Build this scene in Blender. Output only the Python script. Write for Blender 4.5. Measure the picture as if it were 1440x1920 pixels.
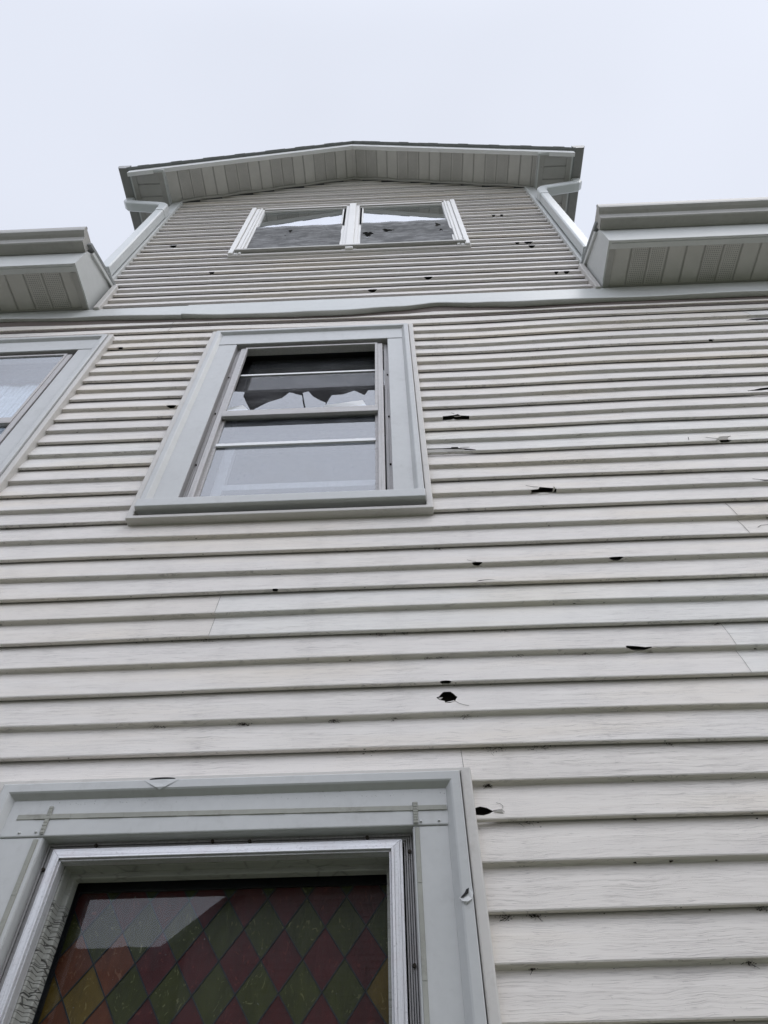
import bpy, bmesh, math, random
from mathutils import Vector, Matrix
R = random.Random(7)
U = 0.1016            # one siding course, in metres
CZ = 1.6              # camera height
D0 = 15.644           # camera distance from the wall, in courses
sc = bpy.context.scene
C = sc.collection
for o in list(bpy.data.objects): bpy.data.objects.remove(o)

# ------------------------------------------------------------------ camera
cam = bpy.data.objects.new("camera", bpy.data.cameras.new("camera")); C.objects.link(cam)
p, yw, rl = 0.898985, 0.0231796, -0.0186568
look = Vector((0, math.cos(p), math.sin(p))); up = Vector((0, -math.sin(p), math.cos(p))); rt = Vector((1, 0, 0))
Rz = Matrix.Rotation(yw, 3, 'Z'); look, up, rt = Rz @ look, Rz @ up, Rz @ rt
c_, s_ = math.cos(rl), math.sin(rl)
right, upp = c_*rt + s_*up, -s_*rt + c_*up
M = Matrix((right, upp, -look)).transposed().to_4x4(); M.translation = Vector((0, -D0*U, CZ))
cam.matrix_world = M
cam.data.sensor_fit = 'HORIZONTAL'; cam.data.sensor_width = 36; cam.data.lens = 1232.56/1440*36
cam.data.clip_start = 0.02; cam.data.clip_end = 2000
sc.camera = cam

# ------------------------------------------------------------------ world, sun, exposure
SUN_EL, SUN_AZ = math.radians(55), math.radians(122)   # azimuth clockwise from +Y: behind the camera, to the right
w = bpy.data.worlds.new("World"); sc.world = w; w.use_nodes = True
nt = w.node_tree; nt.nodes.clear()
wo = nt.nodes.new('ShaderNodeOutputWorld'); bg = nt.nodes.new('ShaderNodeBackground')
sky = nt.nodes.new('ShaderNodeTexSky'); sky.sky_type = 'NISHITA'; sky.sun_disc = False
sky.sun_elevation = SUN_EL; sky.sun_rotation = SUN_AZ; sky.air_density = 1.0; sky.dust_density = 2.0; sky.ozone_density = 1.0
hs = nt.nodes.new('ShaderNodeHueSaturation'); hs.inputs['Saturation'].default_value = 0.12
mx = nt.nodes.new('ShaderNodeMix'); mx.data_type = 'RGBA'; mx.inputs[0].default_value = 0.9
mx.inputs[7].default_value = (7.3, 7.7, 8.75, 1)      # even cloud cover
nz = nt.nodes.new('ShaderNodeTexNoise'); nz.inputs['Scale'].default_value = 1.6; nz.inputs['Detail'].default_value = 3
mr = nt.nodes.new('ShaderNodeMapRange'); mr.inputs[3].default_value = 0.90; mr.inputs[4].default_value = 1.08
mul = nt.nodes.new('ShaderNodeMix'); mul.data_type = 'RGBA'; mul.blend_type = 'MULTIPLY'; mul.inputs[0].default_value = 1
nt.links.new(sky.outputs[0], hs.inputs['Color']); nt.links.new(hs.outputs[0], mx.inputs[6])
nt.links.new(nz.outputs[0], mr.inputs[0]); nt.links.new(mx.outputs[2], mul.inputs[6]); nt.links.new(mr.outputs[0], mul.inputs[7])
# sky brightened behind the photographer, added to light the wall
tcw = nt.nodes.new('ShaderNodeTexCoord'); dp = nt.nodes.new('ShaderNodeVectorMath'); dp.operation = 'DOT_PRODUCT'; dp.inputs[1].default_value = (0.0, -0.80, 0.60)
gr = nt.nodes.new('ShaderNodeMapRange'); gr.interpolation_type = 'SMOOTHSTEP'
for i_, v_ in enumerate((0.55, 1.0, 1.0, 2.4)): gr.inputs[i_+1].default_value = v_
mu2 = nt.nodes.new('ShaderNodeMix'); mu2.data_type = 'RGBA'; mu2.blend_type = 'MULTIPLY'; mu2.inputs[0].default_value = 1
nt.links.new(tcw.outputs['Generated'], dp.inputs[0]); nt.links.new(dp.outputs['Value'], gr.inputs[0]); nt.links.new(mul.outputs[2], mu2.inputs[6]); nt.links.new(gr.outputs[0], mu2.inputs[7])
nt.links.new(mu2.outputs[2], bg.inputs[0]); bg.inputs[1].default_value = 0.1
nt.links.new(bg.outputs[0], wo.inputs[0])
sun = bpy.data.objects.new("sun", bpy.data.lights.new("sun", 'SUN')); C.objects.link(sun)
sun.data.energy = 0.7; sun.data.angle = math.radians(38); sun.data.color = (1, 0.97, 0.93)
sdir = Vector((math.sin(SUN_AZ)*math.cos(SUN_EL), math.cos(SUN_AZ)*math.cos(SUN_EL), math.sin(SUN_EL)))
sun.rotation_euler = sdir.to_track_quat('Z', 'Y').to_euler(); sun.location = (0, -20, 30)
sc.view_settings.view_transform = 'Standard'; sc.view_settings.look = 'None'
sc.view_settings.exposure = 0.2; sc.view_settings.gamma = 1

# ------------------------------------------------------------------ node helper
class N:
    def __init__(s, name):
        s.m = bpy.data.materials.new(name); s.m.use_nodes = True; s.t = s.m.node_tree; s.t.nodes.clear()
        s.out = s.t.nodes.new('ShaderNodeOutputMaterial')
        s.b = s.t.nodes.new('ShaderNodeBsdfPrincipled'); s.t.links.new(s.b.outputs[0], s.out.inputs[0])
        s.tc = s.t.nodes.new('ShaderNodeTexCoord').outputs['Object']
    def L(s, a, b): s.t.links.new(a, b)
    def node(s, ty, **kw):
        n = s.t.nodes.new(ty)
        for k, v in kw.items(): setattr(n, k, v)
        return n
    def map(s, scale=(1,1,1), rot=(0,0,0), src=None):
        n = s.node('ShaderNodeMapping'); n.inputs['Scale'].default_value = scale; n.inputs['Rotation'].default_value = rot
        s.L(src or s.tc, n.inputs[0]); return n.outputs[0]
    def noise(s, scale, detail=4, vec=None, rough=0.5, dist=0.0):
        n = s.node('ShaderNodeTexNoise'); n.inputs['Scale'].default_value = scale; n.inputs['Detail'].default_value = detail
        n.inputs['Roughness'].default_value = rough; n.inputs['Distortion'].default_value = dist
        s.L(vec or s.tc, n.inputs['Vector']); return n.outputs[0]
    def ramp(s, fac, stops):
        n = s.node('ShaderNodeValToRGB'); e = n.color_ramp.elements
        while len(e) < len(stops): e.new(0.5)
        for i, (pos, col) in enumerate(stops):
            e[i].position = pos; e[i].color = col if isinstance(col, tuple) else (col, col, col, 1)
        s.L(fac, n.inputs[0]); return n.outputs[0]
    def mix(s, fac, a, b, blend='MIX'):
        n = s.node('ShaderNodeMix'); n.data_type = 'RGBA'; n.blend_type = blend
        for sock, v in ((n.inputs[0], fac), (n.inputs[6], a), (n.inputs[7], b)):
            if isinstance(v, (int, float)): sock.default_value = v if sock == n.inputs[0] else (v, v, v, 1)
            elif isinstance(v, tuple): sock.default_value = v if len(v) == 4 else v + (1,)
            else: s.L(v, sock)
        return n.outputs[2]
    def math(s, op, a, b=0.0):
        n = s.node('ShaderNodeMath', operation=op)
        for i, v in enumerate((a, b)):
            if isinstance(v, (int, float)): n.inputs[i].default_value = v
            else: s.L(v, n.inputs[i])
        return n.outputs[0]
    def bump(s, h, strength=0.3, dist=0.002, prev=None):
        n = s.node('ShaderNodeBump'); n.inputs['Strength'].default_value = strength; n.inputs['Distance'].default_value = dist
        s.L(h, n.inputs['Height'])
        if prev is not None: s.L(prev, n.inputs['Normal'])
        s.L(n.outputs[0], s.b.inputs['Normal']); return n.outputs[0]
    def xyz(s, src=None):
        n = s.node('ShaderNodeSeparateXYZ'); s.L(src or s.tc, n.inputs[0]); return n.outputs
    def base(s, v):
        if isinstance(v, tuple): s.b.inputs['Base Color'].default_value = v if len(v) == 4 else v + (1,)
        else: s.L(v, s.b.inputs['Base Color'])
    def rough(s, v): 
        if isinstance(v, (int, float)): s.b.inputs['Roughness'].default_value = v
        else: s.L(v, s.b.inputs['Roughness'])
    def spec(s, v): s.b.inputs['Specular IOR Level'].default_value = v

def plain(name, col, rough=0.5, var=0.10, spec=0.5, metal=0.0, bump=0.0, dirt=0.0):
    n = N(name)
    f = n.noise(3.0, 6, rough=0.65)
    g = n.noise(45.0, 4)
    k = n.mix(n.ramp(f, [(0.3, 1-var), (0.7, 1+var*0.4)]), (0,0,0), col, 'MIX') if False else n.mix(1.0, col, n.ramp(f, [(0.3, 1-var), (0.7, 1.0)]), 'MULTIPLY')
    k = n.mix(1.0, k, n.ramp(g, [(0.3, 1-var*0.35), (0.6, 1.0)]), 'MULTIPLY')
    if dirt:
        d = n.ramp(n.noise(14.0, 8, rough=0.75), [(0.54, 0.0), (0.72, 1.0)])
        k = n.mix(n.math('MULTIPLY', d, dirt), k, (col[0]*0.45, col[1]*0.43, col[2]*0.4))
    n.base(k); n.rough(rough); n.spec(spec); n.b.inputs['Metallic'].default_value = metal
    n.bump(f, 0.12 + bump, 0.004)
    return n.m

def siding_mat(name, col, line=0.65):
    n = N(name)
    # wood-grain embossing: long wavy hairlines along X
    X = n.xyz()
    wob = n.noise(5.5, 3, n.map((1, 1, 1)))
    wob2 = n.noise(26.0, 2, n.map((1, 1, 0.6)))
    zz = n.math('ADD', X[2], n.math('ADD', n.math('MULTIPLY', wob, 0.03), n.math('MULTIPLY', wob2, 0.006)))
    cv = n.node('ShaderNodeCombineXYZ'); n.L(n.math('MULTIPLY', X[0], 3.6), cv.inputs[0]); n.L(n.math('MULTIPLY', zz, 230.0), cv.inputs[2])
    g = n.noise(1.0, 2.5, cv.outputs[0], 0.6)
    lines = n.ramp(n.math('ABSOLUTE', n.math('SUBTRACT', g, 0.5)), [(0.0, 1.0), (0.018, 0.0)])
    cv2 = n.node('ShaderNodeCombineXYZ'); n.L(n.math('MULTIPLY', X[0], 3.0), cv2.inputs[0]); n.L(n.math('MULTIPLY', zz, 240.0), cv2.inputs[2])
    g2 = n.noise(1.0, 3, cv2.outputs[0], 0.65)
    fine = n.ramp(g2, [(0.35, 1.0), (0.5, 0.0)])
    mask = n.ramp(n.noise(2.2, 3, n.map((1, 1, 2.2))), [(0.35, 0.35), (0.62, 1.0)])
    lm = n.math('MULTIPLY', lines, mask)
    lm2 = n.math('MULTIPLY', n.math('MULTIPLY', fine, 0.35), mask)
    h = n.math('SUBTRACT', 1.0, n.math('MAXIMUM', lm, lm2))
    # tone: board-to-board variation, faint yellow-pink weathering, grime
    ct = n.node('ShaderNodeCombineXYZ'); n.L(n.math('MULTIPLY', X[0], 0.7), ct.inputs[0]); n.L(n.math('MULTIPLY', X[2], 4.9), ct.inputs[2])
    tone = n.noise(1.3, 4, ct.outputs[0])
    k = n.mix(1.0, col, n.ramp(tone, [(0.3, (0.93, 0.93, 0.94, 1)), (0.5, (1, 1, 1, 1)), (0.72, (1.0, 0.965, 0.905, 1))]), 'MULTIPLY')
    grime = n.ramp(n.noise(1.1, 8, n.map((1.0, 1, 2.5)), 0.7), [(0.5, 0.0), (0.8, 1.0)])
    k = n.mix(n.math('MULTIPLY', grime, 0.18), k, (col[0]*0.72, col[1]*0.71, col[2]*0.66))
    spk = n.ramp(n.noise(210.0, 2), [(0.70, 0.0), (0.76, 1.0)])
    k = n.mix(n.math('MULTIPLY', spk, 0.25), k, (0.2, 0.18, 0.15))
    k = n.mix(n.math('MULTIPLY', lm, line), k, (col[0]*0.42, col[1]*0.41, col[2]*0.44))
    k = n.mix(n.math('MULTIPLY', lm2, 0.4), k, (col[0]*0.6, col[1]*0.59, col[2]*0.6))
    n.base(k); n.rough(0.55); n.spec(0.35)
    b1 = n.bump(h, 0.45, 0.0012)
    n.bump(n.noise(2.6, 3, n.map((1, 1, 0.5))), 0.5, 0.006, b1)
    return n.m

def soffit_mat(name, col, axis, pitch, off, vents):
    """ribbed aluminium soffit panels running across; axis = 0 panels step along X, 1 along Y"""
    n = N(name); X = n.xyz()
    u = n.math('DIVIDE', n.math('SUBTRACT', X[axis], off), pitch)
    v = X[1-axis]
    fr = n.math('FRACT', u)
    edge = n.math('ABSOLUTE', n.math('SUBTRACT', fr, 0.5))             # 0.5 at the joint
    groove = n.ramp(edge, [(0.435, 0.0), (0.455, 1.0), (0.47, 0.15), (0.485, 1.0)])
    joint = n.ramp(edge, [(0.478, 0.0), (0.492, 1.0)])
    idx = n.math('FLOOR', u)
    md = n.math('FLOORED_MODULO', idx, 4.0)
    vent = n.math('MULTIPLY', n.math('LESS_THAN', md, 1.5), n.math('LESS_THAN', edge, 0.39)) if vents else 0.0
    k = n.mix(1.0, col, n.ramp(n.noise(4, 6, rough=0.7), [(0.3, 0.86), (0.65, 1.0)]), 'MULTIPLY')
    k = n.mix(n.math('MULTIPLY', joint, 0.55), k, (0.10, 0.09, 0.08))
    h = n.math('SUBTRACT', 1.0, groove)
    if vents:
        per = vents
        a = n.math('SINE', n.math('MULTIPLY', n.math('ADD', X[0], X[1]), per))
        b = n.math('SINE', n.math('MULTIPLY', n.math('SUBTRACT', X[0], X[1]), per))
        dot = n.math('MULTIPLY', n.math('GREATER_THAN', n.math('MULTIPLY', a, b), 0.38), vent)
        k = n.mix(n.math('MULTIPLY', dot, 0.55), k, (0.03, 0.028, 0.025))
        h = n.math('SUBTRACT', h, n.math('MULTIPLY', dot, 0.4))
    n.base(k); n.rough(0.45)
    n.bump(h, 0.8, 0.005)
    return n.m

def glass_mat(name, ior=1.5, tint=(0.9, 0.93, 0.95), dust=0.05, dustcol=(0.5, 0.5, 0.5), see=1.0):
    n = N(name); t = n.t
    t.nodes.remove(n.b)
    tr = n.node('ShaderNodeBsdfTransparent'); tr.inputs[0].default_value = tint + (1,)
    gl = n.node('ShaderNodeBsdfGlossy'); gl.inputs['Roughness'].default_value = 0.015; gl.inputs[0].default_value = (0.97, 0.98, 1, 1)
    fr = n.node('ShaderNodeFresnel'); fr.inputs[0].default_value = ior
    bm = n.node('ShaderNodeBump'); bm.inputs['Strength'].default_value = 0.03; bm.inputs['Distance'].default_value = 0.004
    n.L(n.noise(1.6, 0), bm.inputs['Height']); n.L(bm.outputs[0], gl.inputs['Normal'])
    df = n.node('ShaderNodeBsdfDiffuse'); df.inputs[0].default_value = dustcol + (1,)
    ge = n.node('ShaderNodeNewGeometry'); fc = n.math('MULTIPLY', fr.outputs[0], n.math('SUBTRACT', 1.0, ge.outputs['Backfacing']))
    m1 = n.node('ShaderNodeMixShader'); n.L(fc, m1.inputs[0]); n.L(tr.outputs[0], m1.inputs[1]); n.L(gl.outputs[0], m1.inputs[2])
    m2 = n.node('ShaderNodeMixShader')
    d = n.ramp(n.noise(9.0, 8, rough=0.7), [(0.35, dust*0.5), (0.75, dust*2.2)])
    sc_ = n.ramp(n.noise(70.0, 3, n.map((1, 1, 0.25)), dist=1.5), [(0.69, 0.0), (0.74, 1.0)])
    d2 = n.math('ADD', d, n.math('MULTIPLY', sc_, min(0.25, dust*2)))
    n.L(d2, m2.inputs[0]); n.L(m1.outputs[0], m2.inputs[1]); n.L(df.outputs[0], m2.inputs[2])
    n.L(m2.outputs[0], n.out.inputs[0])
    return n.m

def screen_mat(name, col, see):
    n = N(name); n.t.nodes.remove(n.b)
    tr = n.node('ShaderNodeBsdfTransparent'); df = n.node('ShaderNodeBsdfDiffuse')
    k = n.mix(n.ramp(n.noise(7.0, 8, n.map((0.6, 1, 1.6)), 0.75), [(0.45, 0.0), (0.75, 1.0)]), col, tuple(min(1, c*2.6) for c in col))
    scr = n.ramp(n.noise(22.0, 4, n.map((0.35, 1, 1.5)), 0.6, 2.5), [(0.63, 0.0), (0.70, 1.0)])
    k = n.mix(n.math('MULTIPLY', scr, 0.45), k, (0.62, 0.62, 0.62))
    n.L(k, df.inputs[0])
    m = n.node('ShaderNodeMixShader'); m.inputs[0].default_value = 1-see
    n.L(tr.outputs[0], m.inputs[1]); n.L(df.outputs[0], m.inputs[2]); n.L(m.outputs[0], n.out.inputs[0])
    return n.m

def alu_mat(name, col, rough, metal, ax):
    """extruded aluminium with drawn lines along one axis and white oxide"""
    n = N(name)
    s1 = (3, 150, 150) if ax == 0 else (150, 150, 3)
    l = n.noise(1.0, 3, n.map(s1), 0.7)
    k = n.mix(1.0, col, n.ramp(l, [(0.3, 0.72), (0.5, 1.0), (0.75, 1.06)]), 'MULTIPLY')
    sp = n.ramp(n.noise(160.0, 3, rough=0.7), [(0.55, 0.0), (0.72, 1.0)])
    k = n.mix(n.math('MULTIPLY', sp, 0.55), k, tuple(c*0.5 for c in col))
    pk = n.ramp(n.noise(12.0, 6, rough=0.75), [(0.5, 0.0), (0.68, 1.0)])
    k = n.mix(n.math('MULTIPLY', pk, 0.4), k, (col[0]*0.8, col[1]*0.72, col[2]*0.70))
    n.base(k); n.rough(rough); n.b.inputs['Metallic'].default_value = metal
    n.bump(l, 0.3, 0.002)
    return n.m

SID = (0.725, 0.688, 0.652)
TRIM = (0.535, 0.54, 0.536)
m_sid = siding_mat("vinyl_siding", SID)
m_sid_b = siding_mat('vinyl_siding_faded', (0.73, 0.708, 0.675)); m_sid_c = siding_mat('vinyl_siding_yellowed', (0.71, 0.668, 0.622))
m_sid_hi = siding_mat("vinyl_siding_gable", (0.69, 0.658, 0.632), 0.15)
m_j = plain("vinyl_channel", (0.60, 0.575, 0.545), 0.5, 0.08, dirt=0.25)
m_trim = plain("trim_coil_aluminium", TRIM, 0.38, 0.10, dirt=0.22)
m_fasc = plain("fascia_aluminium", (0.58, 0.59, 0.575), 0.40, 0.08, dirt=0.12)
m_rfasc = plain("sky_lit_rake_metal", (0.78, 0.78, 0.77), 0.4, 0.06)  # whitened: sky light on the front face is put into the colour
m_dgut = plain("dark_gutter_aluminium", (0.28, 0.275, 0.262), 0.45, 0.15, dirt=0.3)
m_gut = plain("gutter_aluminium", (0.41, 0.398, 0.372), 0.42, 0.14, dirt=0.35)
m_ds = plain("downspout_aluminium", (0.60, 0.62, 0.615), 0.35, 0.06, dirt=0.1)
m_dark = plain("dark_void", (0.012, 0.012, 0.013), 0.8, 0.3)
m_black = plain("recess_shade_and_dark_wood", (0.010, 0.010, 0.011), 0.5, 0.3)  # near-black puts the recess shade into the colour; also dark inner wood
m_sheath = plain("old_sheathing_board", (0.07, 0.06, 0.048), 0.9, 0.5, dirt=0.5)
m_dirt = plain("cobweb_dirt", (0.045, 0.035, 0.026), 0.95, 0.4)
m_crack = plain("crack_edge", (0.12, 0.11, 0.10), 0.9, 0.3)
m_white = plain("white_rail", (0.82, 0.82, 0.83), 0.4, 0.05)
m_tape = plain("old_caulk_tape", (0.37, 0.37, 0.33), 0.75, 0.22, dirt=0.6)
m_mull = plain("white_vinyl_frame", (0.80, 0.785, 0.76), 0.45, 0.07, dirt=0.15)
m_aluh = alu_mat("bare_aluminium_horizontal", (0.66, 0.66, 0.68), 0.42, 0.35, 0)
m_aluv = alu_mat("bare_aluminium_vertical", (0.66, 0.66, 0.68), 0.42, 0.35, 2)
m_oldh = alu_mat("weathered_aluminium_horizontal", (0.46, 0.445, 0.44), 0.55, 0.2, 0)
m_oldv = alu_mat("weathered_aluminium_vertical", (0.46, 0.445, 0.44), 0.55, 0.2, 2)
m_flange = alu_mat("grey_ridged_flange", (0.36, 0.35, 0.35), 0.55, 0.1, 2)
m_glass = glass_mat("storm_glass", 2.5, dust=0.08, dustcol=(0.42, 0.44, 0.50))
m_glass_in = glass_mat("inner_glass", 2.6, dust=0.05, dustcol=(0.35, 0.36, 0.38))
m_glass_low = glass_mat("storm_glass_over_leaded", 1.47, dust=0.006, dustcol=(0.4, 0.4, 0.4))
m_glass_up = glass_mat("gable_glass", 14.0, (0.6, 0.66, 0.66), dust=0.04, dustcol=(0.30, 0.36, 0.36))
m_shard = glass_mat("broken_glass", 2.5, dust=0.11, dustcol=(0.38, 0.39, 0.42))
m_screen = screen_mat("torn_insect_screen", (0.17, 0.17, 0.17), 0.12)
m_screen2 = screen_mat("dark_insect_screen", (0.06, 0.06, 0.062), 0.55)
m_shade = plain("white_roller_shade", (0.80, 0.82, 0.86), 0.7, 0.05)
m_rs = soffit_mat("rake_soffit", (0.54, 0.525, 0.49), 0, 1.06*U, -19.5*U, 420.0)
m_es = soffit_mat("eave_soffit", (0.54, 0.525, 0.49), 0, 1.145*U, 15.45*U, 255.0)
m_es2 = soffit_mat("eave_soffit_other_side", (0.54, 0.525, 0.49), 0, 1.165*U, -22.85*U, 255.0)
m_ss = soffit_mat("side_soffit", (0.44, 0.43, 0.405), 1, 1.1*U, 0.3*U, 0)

def shingle_mat():
    n = N("asphalt_shingle")
    k = n.mix(n.noise(30, 6, rough=0.8), (0.15, 0.16, 0.158), (0.32, 0.33, 0.325))
    n.base(k); n.rough(0.9); n.bump(n.noise(120, 4), 0.8, 0.004); return n.m
m_roof = shingle_mat()

def crackle_wood():
    n = N("cracked_grey_paint")
    v = n.node('ShaderNodeTexVoronoi', feature='DISTANCE_TO_EDGE'); v.inputs['Scale'].default_value = 1
    n.L(n.map((14, 14, 120), src=None), v.inputs['Vector'])
    wv = n.noise(18, 4)
    line = n.ramp(v.outputs[0], [(0.0, 1.0), (0.07, 0.0)])
    msk = n.ramp(wv, [(0.42, 0.0), (0.58, 1.0)])
    X = n.xyz()
    side = n.math('LESS_THAN', X[0], -7.6*U)
    low = n.math('LESS_THAN', X[2], CZ + 6.3*U)
    f = n.math('MULTIPLY', line, n.math('MAXIMUM', n.math('MULTIPLY', side, low), n.math('MULTIPLY', msk, 0.35)))
    k = n.mix(1.0, (0.40, 0.40, 0.37), n.ramp(n.noise(8, 6), [(0.3, 0.75), (0.7, 1.0)]), 'MULTIPLY')
    k = n.mix(f, k, (0.03, 0.028, 0.025))
    n.base(k); n.rough(0.7); n.bump(n.math('SUBTRACT', 1.0, f), 0.7, 0.003); return n.m
m_wood = crackle_wood()

def leaded(name, col, hi):
    n = N(name)
    st = n.ramp(n.noise(28.0, 3, n.map((1.3, 1, 0.8)), 0.55, 3.5), [(0.63, 0.0), (0.665, 1.0)])
    k = n.mix(n.noise(16, 5, n.map((2, 1, 0.7)), 0.7), tuple(c*0.25 for c in col), tuple(c*1.9 for c in col))
    k = n.mix(n.math('MULTIPLY', st, 0.55), k, hi)
    sp = n.ramp(n.noise(95.0, 2), [(0.72, 0.0), (0.76, 1.0)])
    k = n.mix(n.math('MULTIPLY', sp, 0.5), k, (0.25, 0.24, 0.22))
    n.base(k); n.rough(0.35); n.spec(0.25)
    n.bump(n.noise(40, 3, n.map((1, 1, 0.4)), 0.5, 1.0), 0.35, 0.003); return n.m
m_lead = [leaded("ruby_glass", (0.072, 0.009, 0.008), (0.22, 0.05, 0.035)),
          leaded("olive_glass", (0.044, 0.043, 0.006), (0.24, 0.22, 0.09)),
          leaded("amber_glass", (0.13, 0.075, 0.008), (0.35, 0.24, 0.08)),
          leaded("rust_glass", (0.13, 0.033, 0.010), (0.30, 0.13, 0.07))]
m_came = plain("lead_came", (0.016, 0.016, 0.018), 0.6, 0.4)

# ------------------------------------------------------------------ mesh helper (all coordinates in courses, camera height = 0)
class MB:
    def __init__(s): s.v = []; s.f = []; s.mi = []
    def add(s, pts, faces, mi=0):
        b = len(s.v); s.v += [(x*U, y*U, z*U+CZ) for x, y, z in pts]
        s.f += [tuple(b+i for i in f) for f in faces]; s.mi += [mi]*len(faces); return s
    def quad(s, a, b, c, d, mi=0): return s.add([a, b, c, d], [(0, 1, 2, 3)], mi)
    def box(s, x0, x1, y0, y1, z0, z1, mi=0):
        P = [(x, y, z) for x in (x0, x1) for y in (y0, y1) for z in (z0, z1)]
        return s.add(P, [(0,1,3,2), (4,6,7,5), (0,4,5,1), (2,3,7,6), (0,2,6,4), (1,5,7,3)], mi)
    def extr(s, prof, a0, a1, fn, caps=True, mi=0):
        """prof: list of 2-D points; fn(a, u, v) -> xyz"""
        n = len(prof); P = [fn(a0, *q) for q in prof] + [fn(a1, *q) for q in prof]
        F = [(i, (i+1) % n, n+(i+1) % n, n+i) for i in range(n)]
        if caps: F += [tuple(range(n)), tuple(range(2*n-1, n-1, -1))]
        return s.add(P, F, mi)
    def ring(s, x0, x1, z0, z1, wl, wr, wt, wb, y0, y1):
        """mitred rectangular frame, front face at y0, back at y1"""
        o = [(x0, z0), (x1, z0), (x1, z1), (x0, z1)]; i = [(x0+wl, z0+wb), (x1-wr, z0+wb), (x1-wr, z1-wt), (x0+wl, z1-wt)]
        P = [(x, y0, z) for x, z in o] + [(x, y0, z) for x, z in i] + [(x, y1, z) for x, z in o] + [(x, y1, z) for x, z in i]
        F = []
        for k in range(4):
            j = (k+1) % 4
            F += [(k, j, 4+j, 4+k), (8+j, 8+k, 12+k, 12+j), (8+k, 8+j, j, k), (4+k, 4+j, 12+j, 12+k)]
        return s.add(P, F)
    def poly(s, pts, y0, y1, mi=0):
        n = len(pts); P = [(x, y0, z) for x, z in pts] + [(x, y1, z) for x, z in pts]
        F = [tuple(range(n)), tuple(range(2*n-1, n-1, -1))] + [(i, n+i, n+(i+1) % n, (i+1) % n) for i in range(n)]
        return s.add(P, F, mi)
    def build(s, name, mat, parent=None, label=None, bevel=0.0, smooth=False, kind=None, group=None, fix=True):
        me = bpy.data.meshes.new(name); me.from_pydata(s.v, [], s.f)
        for m in (mat if isinstance(mat, list) else [mat]): me.materials.append(m)
        me.polygons.foreach_set('material_index', s.mi)
        if fix:
            bm = bmesh.new(); bm.from_mesh(me); bmesh.ops.recalc_face_normals(bm, faces=bm.faces); bm.to_mesh(me); bm.free()
        if smooth: me.polygons.foreach_set('use_smooth', [True]*len(me.polygons))
        me.update(); o = bpy.data.objects.new(name, me); C.objects.link(o)
        if parent: o.parent = parent
        if label: o['label'] = label
        if kind: o['kind'] = kind
        if group: o['group'] = group
        if bevel:
            b = o.modifiers.new('bevel', 'BEVEL'); b.width = bevel*U; b.segments = 2; b.limit_method = 'ANGLE'; b.angle_limit = 0.6
        return o

def empty(name, parent=None, label=None, cat=None, loc=(0, 0, 0)):
    o = bpy.data.objects.new(name, None); C.objects.link(o)
    if parent: o.parent = parent
    if label: o['label'] = label
    if cat: o['category'] = cat
    return o

def tube(mb, pts, w, d):
    """rectangular tube swept along pts (list of centre, across-vector)"""
    rings = []
    for k, pnt in enumerate(pts):
        a = Vector(pts[max(0, k-1)]); b = Vector(pts[min(len(pts)-1, k+1)]); t = (b-a).normalized()
        side = t.cross(Vector((0, 1, 0))) if abs(t.y) < 0.95 else Vector((1, 0, 0)); side.normalize(); o = side.cross(t).normalized()
        pc = Vector(pnt); ch = 0.12
        rings.append([pc + side*(w*u) + o*(d*v) for u, v in ((-.5+ch, -.5), (.5-ch, -.5), (.5, -.5+ch), (.5, .5-ch), (.5-ch, .5), (-.5+ch, .5), (-.5, .5-ch), (-.5, -.5+ch))])
    n = len(rings[0]); P = [tuple(v) for r in rings for v in r]; F = []
    for k in range(len(rings)-1):
        for i in range(n): F.append((k*n+i, k*n+(i+1) % n, (k+1)*n+(i+1) % n, (k+1)*n+i))
    F += [tuple(range(n)), tuple((len(rings)-1)*n+i for i in range(n))]
    mb.add(P, F)

# ------------------------------------------------------------------ siding generator
ZC = 38.709
TAB = [[0.35,0.12,0.3],[0.29,-0.09,0.17],[0.22,-0.18,0.12],[0.18,-0.22,0.12],[0.14,-0.23,0.08],[0.08,-0.22,0.05],[0.06,-0.21,0.05],[0.03,-0.2,0.05],[0.02,-0.18,0.05],[0.05,-0.13,0.05],[0.05,-0.11,0.06],[0.05,-0.11,0.06],[0.04,-0.1,0.08],[0.01,-0.08,0.07],[0,-0.04,0.04],[0,0,0.04],[-0.01,0.02,0.04],[-0.03,0.03,0.02],[-0.02,0.04,0.03],[0.01,0.02,0.04],[0.02,-0.01,0.02],[0.01,-0.02,-0.01],[-0.01,-0.02,-0.03],[-0.01,0.01,-0.03],[0.02,0.06,0],[0.04,0.07,0.01],[0.03,0.06,0],[0,0.04,-0.02],[0.01,0.02,-0.04],[0.04,0,-0.05],[0.04,0,-0.03],[0.02,0.01,-0.02],[0.01,0.01,0],[0.01,0.01,0.01],[0.01,0.01,0.01],[0.01,0.01,0.01]]
TX = [-14, 3.5, 13]
def lerp_tab(xs, ys, x):
    if x <= xs[0]: return ys[0]
    if x >= xs[-1]: return ys[-1]
    for i in range(len(xs)-1):
        if x <= xs[i+1]:
            t = (x-xs[i])/(xs[i+1]-xs[i]); t = t*t*(3-2*t); return ys[i]*(1-t)+ys[i+1]*t
wave = [[(R.uniform(0.08, 0.35), R.uniform(0, 6.28), R.uniform(0.006, 0.016)) for _ in range(3)] for _ in range(120)]
def wob(k, x): return sum(a*math.sin(f*x+ph) for f, ph, a in wave[k % 120])
def zc_main(k, x):
    if k < 0: return BAND(x) + 0.1
    t = TAB[min(k, 35)]
    return ZC - k + lerp_tab(TX, t, x) + wob(k, x)*(1 if k < 30 else 0.6)
BX = [-60, -24.6, -19, -13.6, -10, -5.4, -2.8, 0.8, 3.2, 5.8, 8.4, 14.4, 23.5, 60]
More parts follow.
